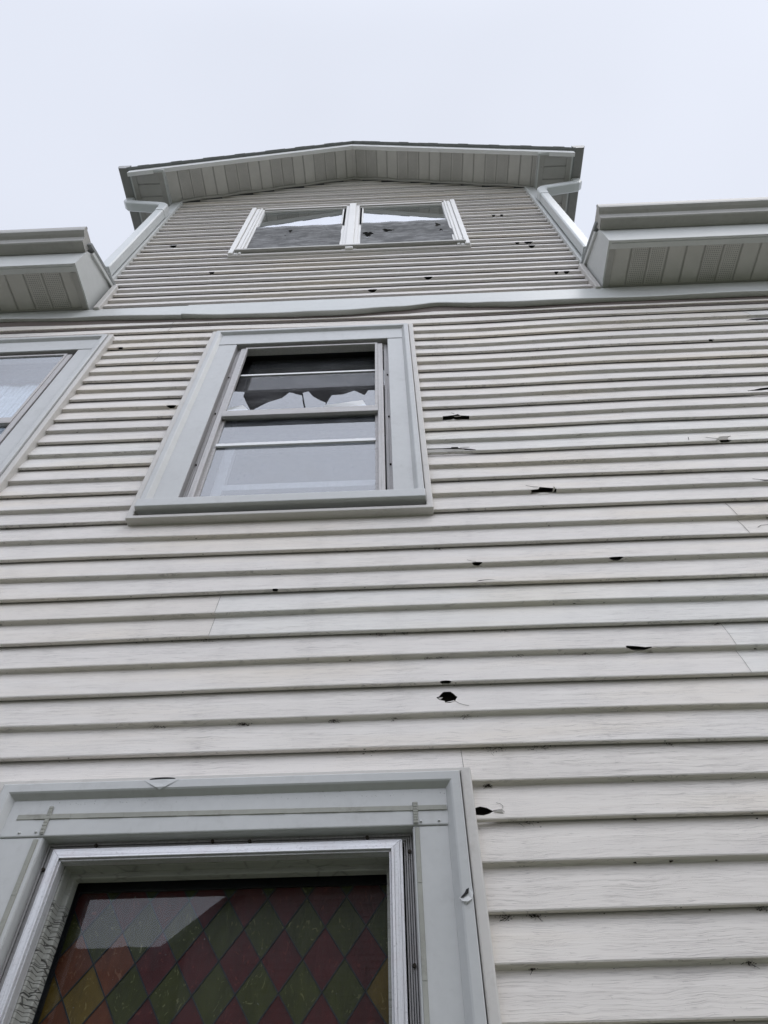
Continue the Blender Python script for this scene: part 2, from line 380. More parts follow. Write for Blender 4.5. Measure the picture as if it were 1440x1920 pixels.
BZ = [40.6, 40.6, 40.27, 39.97, 39.7, 39.45, 39.36, 39.75, 40.2, 39.85, 39.6, 39.8, 39.7, 39.7]
def BAND(x): return lerp_tab(BX, BZ, x)
T = 0.20

def jag(n, seed, amp=0.12):
    r = random.Random(seed); return [r.uniform(-amp, amp) for _ in range(n)]
class Hole:
    """opening in one course: upper/lower outline as (x, z) lists, absolute"""
    def __init__(s, up, lo, bottom=False): s.up = up; s.lo = lo; s.bottom = bottom; s.cut = None; s.x0 = up[0][0]; s.x1 = up[-1][0]
    def at(s, x):
        def f(L):
            for (a, za), (b, zb) in zip(L, L[1:]):
                if a <= x <= b: return za+(zb-za)*(x-a)/max(b-a, 1e-6)
            return L[0][1] if x < L[0][0] else L[-1][1]
        return f(s.lo), f(s.up)
def bite(x, k, w, h, seed=0, zf=None, skew=0.0):
    """crescent bitten out of the butt edge of course k, centred at x"""
    zf = zf or zc_main
    js = jag(9, seed, 0.12); up = []; lo = []
    for i in range(9):
        s = i/8; xx = x+w*(s-0.5); zb = zf(k, xx)
        e = max(0.0, 1-abs(2*s-1-skew*0.3)**1.6)
        up.append((xx, zb+h*max(0, e)*(1+js[i]) + 0.002)); lo.append((xx, zb-0.01))
    hh = Hole([(x_, zf(k, x_)+h*0.28*max(0, 1-abs(2*i/8-1)**3)+0.002) for i, (x_, _) in enumerate(up)], lo, True)
    hh.cut = lambda xx: max(0.0, 1-abs(2*(xx-x)/w)**2.2)*(1.0+0.1*math.sin(xx*40)); return hh
def outline(pts_up, pts_lo): return Hole(sorted(pts_up), sorted(pts_lo))

def siding(ks, zf, X0, X1, rects, holes, top=None, step=1.0, lap=lambda k: k % 2 == 1, ybase=0.0, seams=None, sgn=1, cap=None, panel=None):
    mb = MB()
    for k in ks:
        zb_f = lambda x: zf(k, x)
        zt_f = lambda x: zf(k-1, x) + 0.0
        hs = [h for h in holes.get(k, [])]
        xs = set([X0(k) if callable(X0) else X0, X1(k) if callable(X1) else X1])
        a0, a1 = min(xs), max(xs)
        x = math.ceil(a0/step)*step
        while x < a1: xs.add(round(x, 4)); x += step
        for (rx0, rx1, rz0, rz1) in rects:
            for q in (rx0, rx1):
                if a0 < q < a1: xs.add(q)
        for h in hs:
            for (q, _) in h.up+h.lo:
                if a0 < q < a1: xs.add(q)
        if top:
            for q in top[1]:
                if a0 < q < a1: xs.add(q)
            nfine = 40
        for q in (seams or {}).get(k//2, []):
            if a0 < q < a1: xs.add(q)
        xs = sorted(xs)
        def yface(x, z):
            zb, zt = zb_f(x), zt_f(x); t = (z-zb)/max(zt-zb, 1e-4); bow = 0.02*math.sin(math.pi*min(max(t, 0), 1))
            return ybase + sgn*(T*t*1.0 - bow + 0.004*math.sin(x*0.9+k))
        for xa, xb in zip(xs, xs[1:]):
            if xb-xa < 1e-5: continue
            xm = (xa+xb)/2
            za0, zb0 = zb_f(xa), zb_f(xb); za1, zb1 = zt_f(xa)+0.1, zt_f(xb)+0.1
            if top:
                za1 = min(za1, top[0](xa)); zb1 = min(zb1, top[0](xb))
                if za1 <= za0 and zb1 <= zb0: continue
                za1 = max(za1, za0); zb1 = max(zb1, zb0)
            segs = [((za0, za1), (zb0, zb1))]; under = True; CUT = None; RH = 0.35
            for (rx0, rx1, rz0, rz1) in rects:
                if rx0 <= xm <= rx1:
                    ns = []
                    for (a, b) in segs:
                        lo0, hi0 = a; lo1, hi1 = b
                        if hi0 <= rz0 or lo0 >= rz1: ns.append((a, b)); continue
                        if lo0 < rz0: ns.append(((lo0, min(hi0, rz0)), (lo1, min(hi1, rz0))))
                        if hi0 > rz1: ns.append(((max(lo0, rz1), hi0), (max(lo1, rz1), hi1)))
                        if rz0 < lo0 < rz1: under = False
                    segs = ns
            for h in hs:
                if h.x0 <= xm <= h.x1:
                    RH = 0.04
                    la, ua = h.at(xa); lb, ub = h.at(xb); ns = []
                    for (a, b) in segs:
                        if h.bottom and h.cut is None: under = False
                        elif h.bottom: CUT = h
                        else: ns.append(((a[0], min(la, a[1])), (b[0], min(lb, b[1]))))
                        ns.append(((max(ua, a[0]), a[1]), (max(ub, b[0]), b[1])))
                    segs = ns
            MI = panel(k, xm) if panel else 0
            for (a, b) in segs:
                if a[1]-a[0] < 1e-4 and b[1]-b[0] < 1e-4: continue
                mid0 = a[0]+(a[1]-a[0])*0.5; mid1 = b[0]+(b[1]-b[0])*0.5
                e = 0.03 if abs(a[0]-za0) < 1e-6 else 0.0
                P = [(xa, yface(xa, a[0]) + sgn*e*0.5, a[0]), (xb, yface(xb, b[0]) + sgn*e*0.5, b[0]),
                     (xb, yface(xb, b[0]+e), b[0]+e), (xa, yface(xa, a[0]+e), a[0]+e),
                     (xb, yface(xb, mid1), mid1), (xa, yface(xa, mid0), mid0), (xb, yface(xb, b[1]), b[1]), (xa, yface(xa, a[1]), a[1])]
                mb.add(P, [(0, 1, 2, 3), (3, 2, 4, 5), (5, 4, 6, 7)] if sgn > 0 else [(3, 2, 1, 0), (5, 4, 2, 3), (7, 6, 4, 5)], MI)
            if under:
                y0 = ybase+sgn*0.015; ya_ = yb_ = y0
                if CUT:
                    ya_ = y0+sgn*(T-0.05)*min(1, CUT.cut(xa)); yb_ = y0+sgn*(T-0.05)*min(1, CUT.cut(xb))
                if lap(k):
                    y1 = ybase + sgn*(T-0.065)
                    P = [(xa, ya_, za0), (xb, yb_, zb0), (xb, y1, zb0-0.012), (xa, y1, za0-0.012), (xb, y1, zb0+RH), (xa, y1, za0+RH)]
                    mb.add(P, [(3, 2, 1, 0), (5, 4, 2, 3)] if sgn > 0 else [(0, 1, 2, 3), (3, 2, 4, 5)], MI)
                else:
                    y1 = ybase+sgn*(T*(0.55 if not CUT else 0.9)); y2 = ybase+sgn*(T+0.012)
                    P = [(xa, ya_, za0), (xb, yb_, zb0), (xb, y1, zb0-0.01), (xa, y1, za0-0.01), (xb, y2, zb0-0.075), (xa, y2, za0-0.075)]
                    mb.add(P, [(3, 2, 1, 0), (5, 4, 2, 3)] if sgn > 0 else [(0, 1, 2, 3), (3, 2, 4, 5)], MI)
    return mb

# ================================================================== THE HOUSE
house = empty("house", label="two-and-a-half-storey house clad in hail-battered off-white lap siding, with a front gable", cat="house")
XL, XR = -62.0, 58.0       # main wall extent
TL, TR = -20.5, 14.8       # gable block
APX = -2.85; SL = 0.408; ZAP = 76.5
def rake(x): return ZAP - SL*abs(x-APX)

# windows on the main wall: (dx, dz top) relative to the middle one
J0, J1, JT, JB = -10.25, 1.53, 37.08, 19.5
WINS = [dict(dx=0.0, top=JT, kind='broken'), dict(dx=-17.74, top=JT+0.2, kind='left'), dict(dx=0.17, top=8.95, kind='lead')]
rects = []
for w_ in WINS:
    rects.append((J0+w_['dx']+0.2-(0.28 if w_['kind'] == 'lead' else 0), J1+w_['dx']-0.2, w_['top']-(JT-JB)+0.12, w_['top']-0.1))

H = {}
def put(k, h): H.setdefault(k, []).append(h)
# course index whose face holds height z at x
def kat(x, z):
    for k in range(0, 54):
        if zc_main(k, x) <= z: return k
# large tears seen in the photograph (outlines on the wall)
k = kat(3.0, 26.72)
put(k, Hole([(2.45, 26.69), (2.74, 26.74), (3.04, 26.80), (3.17, 26.90), (3.28, 26.71), (3.68, 26.62)], [(2.45, 26.68), (3.68, 26.3)], True))
k = kat(2.6, 23.92)
put(k, Hole([(1.45, 24.06), (2.0, 24.04), (2.60, 24.03), (2.62, 24.12), (2.9, 24.11), (2.92, 23.99), (3.4, 23.88), (3.66, 23.76)], [(1.45, 23.84), (2.3, 23.82), (3.0, 23.78), (3.66, 23.72)]))
k = kat(5.95, 20.85)
put(k, Hole([(5.46, 20.71), (5.75, 20.78), (5.82, 20.94), (6.12, 20.86), (6.38, 20.79), (6.45, 20.69)], [(5.46, 20.60), (6.45, 20.6)], True))
k = kat(1.3, 11.3)
put(k, Hole([(1.02, 11.27), (1.10, 11.31), (1.20, 11.45), (1.26, 11.49), (1.44, 11.485), (1.53, 11.38), (1.57, 11.30), (1.61, 11.28)],
            [(1.02, 11.26), (1.10, 11.17), (1.24, 11.13), (1.25, 11.06), (1.38, 11.05), (1.52, 11.10), (1.61, 11.26)]))
put(k-1, bite(1.32, k-1, 0.34, 0.13, 3))
k = kat(2.1, 7.95)
put(k, Hole([(1.70, 8.02), (1.85, 8.06), (2.0, 8.02), (2.14, 7.93), (2.3, 7.945), (2.36, 7.95)], [(1.70, 7.84), (1.9, 7.82), (2.05, 7.86), (2.14, 7.915), (2.3, 7.935), (2.36, 7.94)]))
for (x, z, w_, h_, sd) in [(2.83, 16.8, 0.36, 0.10, 1), (7.63, 16.8, 0.50, 0.10, 2), (-4.08, 15.75, 0.22, 0.10, 5), (14.3, 23.8, 0.5, 0.16, 9), (-10.75, 29.7, 0.5, 0.16, 10), (17.7, 33.8, 0.3, 0.15, 12)]:
    k = kat(x, z); put(k, bite(x, k, w_, h_, sd))
k = kat(21.8, 36.45)
put(k, Hole([(20.7, 36.25), (21.1, 36.5), (21.5, 36.62), (22.3, 36.6), (22.9, 36.4)], [(20.7, 36.22), (21.3, 36.15), (22.3, 36.15), (22.9, 36.35)]))
k = kat(17.9, 28.3)
put(k, Hole([(17.15, 28.05), (17.5, 28.12), (17.9, 28.30), (18.5, 28.42), (19.2, 28.45)], [(17.15, 28.0), (17.6, 27.96), (18.1, 28.05), (18.6, 28.22), (19.2, 28.3)]))
k = kat(14.9, 20.8)
put(k, Hole([(14.45, 20.86), (14.7, 20.86), (15.0, 20.84), (15.5, 20.86)], [(14.45, 20.84), (14.62, 20.75), (14.8, 20.62), (15.5, 20.60)]))
k = 26
def z26(x): return zc_main(26, x)
h26 = (Hole([(6.80, z26(6.8)+0.075), (6.86, z26(6.86)+0.085), (7.0, z26(7)+0.07), (7.15, z26(7.15)+0.05), (7.35, z26(7.35)+0.012), (7.55, z26(7.55)+0.02)], [(6.80, z26(6.8)-0.01), (7.55, z26(7.55)-0.01)], True)); h26.cut = lambda xx: max(0.0, 1-abs((xx-7.2)/0.36)**2); put(k, h26)
k = kat(3.1, 15.9)
put(k, Hole([(2.7, 15.78), (2.82, 15.84), (3.1, 15.86), (3.34, 15.83)], [(2.7, 15.77), (2.85, 15.80), (3.1, 15.835), (3.34, 15.825)]))
k = kat(14.5, 23.75)
put(k, Hole([(-15.62, 35.83), (-15.46, 35.86), (-15.3, 35.83)], [(-15.62, 35.82), (-15.46, 35.66), (-15.3, 35.82)])) if False else None
k = kat(-15.46, 35.9); put(k, bite(-15.46, k, 0.35, 0.22, 4))

SEAMS = {10: [12.65], 13: [10.04], 12: [-5.93], 15: [1.55], 1: [21.2], 0: [-13.2], 2: [-13.0], 9: [-21.5], 5: [-21.0], 7: [22.5], 17: [19.0], 18: [-20.0], 22: [4.0], 25: [-8.0]}
prng = random.Random(21); PAN = {}
def panel(k, x):
    key = (k//2, sum(x > q for q in SEAMS.get(k//2, [])))
    if key not in PAN: PAN[key] = prng.choice((0, 0, 1, 2))
    return PAN[key]
PAN[(12, 0)] = 2; PAN[(12, 1)] = 1; PAN[(13, 0)] = 0; PAN[(13, 1)] = 1; PAN[(11, 0)] = 0; PAN[(10, 0)] = 0; PAN[(10, 1)] = 2
sd = siding(range(0, 54), zc_main, XL, XR, rects, H, seams=SEAMS, panel=panel)
sid_o = sd.build("siding", [m_sid, m_sid_b, m_sid_c], house, fix=False)

# cladding of the gable block front
def zc_gab(k, x): return 42.55 + 0.994*(36-k) + wob(k+60, x)*1.6   # k = 36 is the lowest full course
rectG = [(-11.75, 6.4, 52.3, 64.6)]
HG = {}
def kgat(x, z):
    for k in range(0, 38):
        if zc_gab(k, x) <= z: return k
for (x, z, w_, h_, s_) in [(-17.1, 55.55, 0.75, 0.42, 1), (2.99, 45.7, 0.7, 0.35, 2), (-0.87, 43.75, 0.75, 0.38, 3), (11.16, 53.5, 0.8, 0.40, 4), (11.24, 51.6, 0.6, 0.35, 5),
                         (9.6, 61.2, 0.4, 0.3, 6), (10.3, 61.2, 0.35, 0.3, 7), (12.5, 45.75, 0.5, 0.32, 8), (11.8, 45.7, 0.35, 0.25, 9), (-12.6, 48.6, 0.5, 0.25, 10), (10.3, 52.6, 0.4, 0.2, 11)]:
    k = kgat(x, z); HG.setdefault(k, []).append(bite(x, k, w_*0.85, h_*0.7, s_, zc_gab))
ZT0 = 37
def gx0(k): return -19.62 if zc_gab(k, 0) > 46.0 else -18.7
def gx1(k): return 13.95 if zc_gab(k, 0) > 46.4 else 13.75
T = 0.235
siding(range(0, 38), zc_gab, gx0, gx1, rectG, HG, top=(lambda x: rake(x)-0.05, [APX]), lap=lambda k: k % 2 == 0).build("gable_siding", m_sid_hi, house, fix=False)

T = 0.20
# sheathing behind everything (seen through the holes)
mb = MB(); Y0 = 0.42
def wallsheet(mb, x0, x1, z0, z1, rs, y):
    xs = sorted(set([x0, x1]+[r[0] for r in rs]+[r[1] for r in rs])); zs = sorted(set([z0, z1]+[r[2] for r in rs]+[r[3] for r in rs]))
    xs = [x for x in xs if x0 <= x <= x1]; zs = [z for z in zs if z0 <= z <= z1]
    for xa, xb in zip(xs, xs[1:]):
        for za, zb in zip(zs, zs[1:]):
            xm, zm = (xa+xb)/2, (za+zb)/2
            if any(r[0] < xm < r[1] and r[2] < zm < r[3] for r in rs): continue
            mb.box(xa, xb, y, y+0.3, za, zb)
wr = [(J0+1.75+w_['dx'], J1-1.55+w_['dx'], w_['top']-16.4, w_['top']-1.45) for w_ in WINS]
wallsheet(mb, XL+0.2, XR-0.2, -15.7, 42.0, wr, Y0)
rg = [(-11.2, 5.85, 53.0, 64.4)]
wallsheet(mb, TL+0.2, TR-0.2, 42.0, 68.6, rg, Y0)
mb.poly([(TL+0.2, 68.6), (TR-0.2, 68.6), (APX, 76.0)], Y0, Y0+0.3)
mb.build("sheathing", m_sheath, house)

# sides and back of the house (closed volume)
mb = MB()
mb.box(XL, XL+0.3, 0.1, 90, -15.7, 45); mb.box(XR-0.3, XR, 0.1, 90, -15.7, 45); mb.box(XL, XR, 90, 90.3, -15.7, 45)
mb.build("end_wall", m_sid, house)
for nm, xx, sg in (("gable_side_wall", TL, 1), ("gable_side_wall", TR, -1)):
    m = MB()
    for i in range(30):
        z = 41.5+i; m.extr([(0.0, z), (0.0, z+0.02), (0.18, z+1.0), (0.4, z+1.0), (0.4, z)], 0.35, 30, lambda a, u, v: (xx+sg*u, a, v))
    m.build(nm, m_sid_hi, house)

# corner boards and lower end trims of the gable front
for x0, x1 in ((TL, -19.62), (13.95, TR)):
    m = MB(); m.box(x0, x1, -0.06, 0.45, 46.0, 69.8)
    jx = x1 if x0 == TL else x0
    m.box(jx-0.11, jx+0.11, -0.14, 0.2, 46.0, 69.5)
    m.build("corner_board", m_fasc, house, bevel=0.03)
for x0, x1, zt in ((-19.0, -18.62, 45.9), (13.5, 13.85, 46.35)):
    m = MB(); m.box(x0, x1, -0.2, 0.2, 41.85, zt); m.build("end_channel", m_j, house, bevel=0.04)

# frieze band with its buckled lower edge
mb = MB(); segs = []
x = XL
while x < XR: segs.append(x); x += 0.6
def bandmesh(xa, xb, yo, zoff, topz):
    m = MB(); n = max(2, int((xb-xa)/0.5))
    for i in range(n):
        u0, u1 = xa+(xb-xa)*i/n, xa+(xb-xa)*(i+1)/n
        a, b = BAND(u0)+zoff, BAND(u1)+zoff
        def wv(x, s): return yo + 0.05*math.sin(x*0.5) * s
        t0, t1 = topz, topz
        lip = 0.14
        P = []
        for (x, z) in ((u0, a), (u1, b)):
            P += [(x, wv(x, 0)-0.02, t0), (x, wv(x, 1)-0.10, z+0.9), (x, wv(x, 1.0)-0.12, z+lip), (x, wv(x, 1)-0.22, z+lip*0.5), (x, wv(x, 1)-0.20, z), (x, wv(x, 1)+0.14, z+0.02), (x, wv(x, 1)+0.14, z+0.6)]
        k = 7
        m.add(P, [(j, k+j, k+j+1, j+1) for j in range(k-1)])
    return m
bandmesh(XL, -12.8, 0.0, 0.0, 41.95).build("frieze_board", m_fasc, house, fix=True, smooth=False)
bandmesh(-12.8, XR, -0.045, 0.05, 41.93).build("frieze_board", m_fasc, house, fix=True)
# brown channel under the band, the gap's shadow put into its dark colour
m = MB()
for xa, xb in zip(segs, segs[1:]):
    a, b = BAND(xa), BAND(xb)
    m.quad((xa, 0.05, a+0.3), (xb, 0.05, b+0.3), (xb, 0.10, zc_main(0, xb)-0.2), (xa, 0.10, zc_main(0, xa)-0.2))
m.build("starter_channel", plain("gap_shadow_brown_channel", (0.14, 0.11, 0.095), 0.7, 0.3), house)

# ------------------------------------------------------------------ lower eaves
def lower_eave(xa, xb, capx, sg):
    """xa..xb along X; capx is the closed end next to the gable; sg = +1 if the cap faces left"""
    m = MB(); m.box(xa, xb, -2.78, 0.0, 42.12, 42.24); m.build("eave_soffit", m_es if sg > 0 else m_es2, house)
    m = MB(); m.box(xa, xb, -2.96, -2.78, 42.06, 44.55)
    m.box(xa, xb, -2.78, -2.45, 42.0, 42.12); m.build("fascia", m_fasc, house, bevel=0.03)
    # inner moulding
    m = MB(); m.box(min(capx, capx+sg*0.38), max(capx, capx+sg*0.38), -2.45, -0.02, 42.0, 42.12)
    m.box(xa, xb, -0.14, 0.0, 42.02, 42.12); m.build("soffit_channel", m_gut, house, bevel=0.02)
    # end return
    x0, x1 = (capx-0.06, capx+0.1) if sg > 0 else (capx-0.1, capx+0.06)
    m = MB(); m.extr([(0.0, 42.0), (-2.98, 42.02), (-2.98, 44.4), (-2.6, 45.0), (0.2, 46.62), (0.2, 42.0)], x0, x1, lambda a, u, v: (a, u, v))
    xo = x0-0.05 if sg > 0 else x1
    m.extr([(-0.45, 41.97), (-3.0, 41.99), (-3.0, 44.3)], xo, xo+0.05, lambda a, u, v: (a, u, v))
    m.build("eave_return", m_fasc, house)
    xo2 = x0-0.16 if sg > 0 else x1
    m = MB(); m.extr([(-2.7, 44.7), (0.22, 46.35), (0.22, 46.75), (-2.72, 45.1)], xo2, xo2+0.16, lambda a, u, v: (a, u, v))
    m.build("rake_trim", m_fasc, house, bevel=0.02)
    # roof slab
    xr0, xr1 = (xa-0.25, xb) if sg > 0 else (xa, xb+0.25)
    m = MB(); m.extr([(-3.3, 44.75), (52, 75.5), (52, 76.0), (-3.3, 45.05)], xr0, xr1, lambda a, u, v: (a, u, v)); 
    m.build("roof", m_roof, house)
    # K-style gutter
    g0, g1 = (xa-0.12, xb) if sg > 0 else (xa, xb+0.0)
    prof = [(-2.98, 44.20), (-3.62, 44.28), (-3.70, 44.34), (-3.72, 44.52), (-3.70, 44.60), (-3.78, 44.78), (-3.98, 44.90), (-4.16, 45.04), (-4.20, 45.22), (-4.22, 45.55), (-4.14, 45.64), (-4.02, 45.60), (-4.02, 45.50),
            (-4.10, 45.48), (-4.12, 45.24), (-4.06, 45.1), (-3.74, 44.86), (-3.64, 44.62), (-3.64, 44.40), (-3.04, 44.30), (-3.02, 45.5), (-2.98, 45.5)]
    m = MB(); m.extr(prof, g0, g1, lambda a, u, v: (a, u, v), caps=False)
    e0 = g0 if sg > 0 else g1-0.06
    m.extr([(-2.98, 44.2), (-3.62, 44.28), (-3.72, 44.52), (-3.70, 44.6), (-3.78, 44.78), (-4.16, 45.04), (-4.22, 45.55), (-2.98, 45.5)], e0, e0+0.06, lambda a, u, v: (a, u, v))
    m.build("gutter", m_gut, house, bevel=0.02)
lower_eave(14.02, XR, 14.02, 1)
lower_eave(XL, -19.4, -19.4, -1)

# ------------------------------------------------------------------ gable roof
YF = -3.0
XO0, XO1 = -23.65, 17.95        # outer line of the side soffits
ZS = 68.9
for sg, xe in ((-1, TL), (1, TR)):
    n = 24; xi = APX
    # sloped rake soffit
    m = MB(); m.add([(APX, 0, rake(APX)+0.0), (xe+sg*0.1, 0, rake(xe)), (xe+sg*0.1, YF+0.2, rake(xe)), (APX, YF+0.2, rake(APX)),
                     (APX, 0, rake(APX)+0.12), (xe+sg*0.1, 0, rake(xe)+0.12), (xe+sg*0.1, YF+0.2, rake(xe)+0.12), (APX, YF+0.2, rake(APX)+0.12)],
                    [(0, 1, 2, 3), (7, 6, 5, 4), (0, 4, 5, 1), (1, 5, 6, 2), (2, 6, 7, 3), (3, 7, 4, 0)])
    m.build("rake_soffit", m_rs, house)
    # channel at the wall, slightly wavy
    m = MB(); N_ = 14; Lx = (13.95-APX) if sg > 0 else (APX+19.62)
    for i in range(N_):
        xa, xb = APX+sg*Lx*i/N_, APX+sg*Lx*(i+1)/N_
        wa, wb = 0.05*math.sin(i*1.9), 0.05*math.sin((i+1)*1.9)
        P = []
        for x, w_ in ((xa, wa), (xb, wb)):
            P += [(x, -0.22+w_, rake(x)-0.02), (x, -0.22+w_, rake(x)-0.26), (x, -0.10+w_, rake(x)-0.30), (x, -0.05+w_, rake(x)-0.02)]
        m.add(P, [(j, 4+j, 4+(j+1) % 4, (j+1) % 4) for j in range(4)])
    m.build("rake_channel", m_gut, house)
    # fascia along the rake, over the return
    xo = XO0 if sg < 0 else XO1
    def zf_(x): return rake(x)+0.0
    m = MB()
    P = []
    for x in (APX, xo+sg*0.05):
        P += [(x, YF-0.16, zf_(x)-0.05), (x, YF+0.2, zf_(x)-0.05), (x, YF+0.2, zf_(x)+0.85), (x, YF-0.16, zf_(x)+0.85)]
    m.add(P, [(0, 4, 5, 1), (1, 5, 6, 2), (2, 6, 7, 3), (3, 7, 4, 0), (0, 1, 2, 3), (7, 6, 5, 4)])
    m.build("rake_fascia", m_rfasc, house, bevel=0.03)
    # roof deck, with shingle edge proud of the fascia
    m = MB(); NS = 22
    def top_(x): return rake(x)+0.87
    xe2 = xo+sg*0.25
    for i in range(NS):
        xa, xb = APX+(xe2-APX)*i/NS, APX+(xe2-APX)*(i+1)/NS
        o_ = 0.02*(i % 3) + R.uniform(0, 0.02)
        P = []
        for x in (xa, xb): P += [(x, YF-0.42-o_, top_(x)), (x, 34, top_(x)), (x, 34, top_(x)+0.3), (x, YF-0.42-o_, top_(x)+0.09+o_*0.5)]
        m.add(P, [(0, 4, 5, 1), (1, 5, 6, 2), (2, 6, 7, 3), (3, 7, 4, 0), (0, 1, 2, 3), (7, 6, 5, 4)])
    m.build("gable_roof", m_roof, house)
    # horizontal return box
    a, b = (xo, xe) if sg < 0 else (xe, xo)
    m = MB()
    zi, zo = rake(xe)+0.1, rake(xo)+0.2
    m.poly([(xe+sg*0.0, ZS-0.06), (xo, ZS-0.06), (xo, max(ZS+0.05, zo)), (xe, zi)], YF-0.08, YF+0.12)
    m.box(*( (xe-0.16, xe+0.0) if sg < 0 else (xe+0.0, xe+0.16)), YF+0.12, 0.0, ZS-0.08, ZS+0.75)
    m.build("eave_return", m_fasc, house)
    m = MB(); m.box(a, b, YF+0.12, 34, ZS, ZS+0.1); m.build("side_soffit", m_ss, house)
    m = MB()
    i0, i1 = (xe-0.62, xe-0.16) if sg < 0 else (xe+0.16, xe+0.62)
    m.box(i0, i1, YF+0.12, 34, ZS-0.06, ZS); o0, o1 = (xo, xo+0.42) if sg < 0 else (xo-0.42, xo)
    m.box(o0, o1, YF+0.12, 34, ZS-0.07, ZS); m.box(i1, o0, YF+0.12, YF+0.4, ZS-0.055, ZS) if i1 < o0 else m.box(o1, i0, YF+0.12, YF+0.4, ZS-0.055, ZS)
    m.build("soffit_channel", m_gut, house, bevel=0.015)
    m = MB(); f0, f1 = (xo-0.14, xo) if sg < 0 else (xo, xo+0.14)
    m.box(f0, f1, YF-0.1, 34, ZS-0.08, ZS+1.0); m.build("fascia", m_fasc, house)
    # side gutter
    q = lambda a_, u, v: (xo+sg*(u+0.14), a_, v+ZS)
    prof = [(0, -0.05), (0.86, 0.02), (0.94, 0.06), (0.94, 0.16), (1.0, 0.4), (1.12, 0.62), (1.16, 0.8), (1.18, 1.1), (1.08, 1.15), (1.08, 1.05), (1.1, 0.82), (1.06, 0.7), (0.92, 0.45), (0.84, 0.2), (0.82, 0.1), (0.06, 0.04), (0.05, 1.05), (0, 1.05)]
    m = MB(); m.extr(prof, YF-0.35, 34, q, caps=False)
    m.extr([(0, -0.05), (0.86, 0.02), (0.94, 0.06), (0.94, 0.16), (1.0, 0.4), (1.16, 0.8), (1.18, 1.1), (0, 1.1)], YF-0.37, YF-0.31, q)
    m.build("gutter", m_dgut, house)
    # downspout
    xd = -20.06 if sg < 0 else 14.52
    xg = xo+sg*0.6
    ds = MB(); tube(ds, [(xd, -0.52, 46.9 if sg < 0 else 47.0), (xd, -0.52, 55), (xd, -0.52, 63.6)], 0.78, 0.78)
    dso = ds.build("downspout", m_ds, house, bevel=0.03)
    el = MB(); tube(el, [(xd, -0.52, 63.3), (xd, -0.52, 64.6), (xd+sg*0.08, -0.52, 65.15), (xd+sg*0.35, -0.5, 65.6), (xd+sg*0.8, -0.5, 65.85), (xg-sg*0.7, -0.4, 67.3), (xg-sg*0.25, -0.38, 67.6), (xg, -0.38, 68.0), (xg, -0.38, 69.0)], 0.86, 0.86)
    el.build("elbow", m_ds, dso, bevel=0.03)
    st = MB(); st.box(xd-0.5, xd+0.5, -0.97, 0.0, 47.6, 47.75); st.build("strap", m_ds, dso)

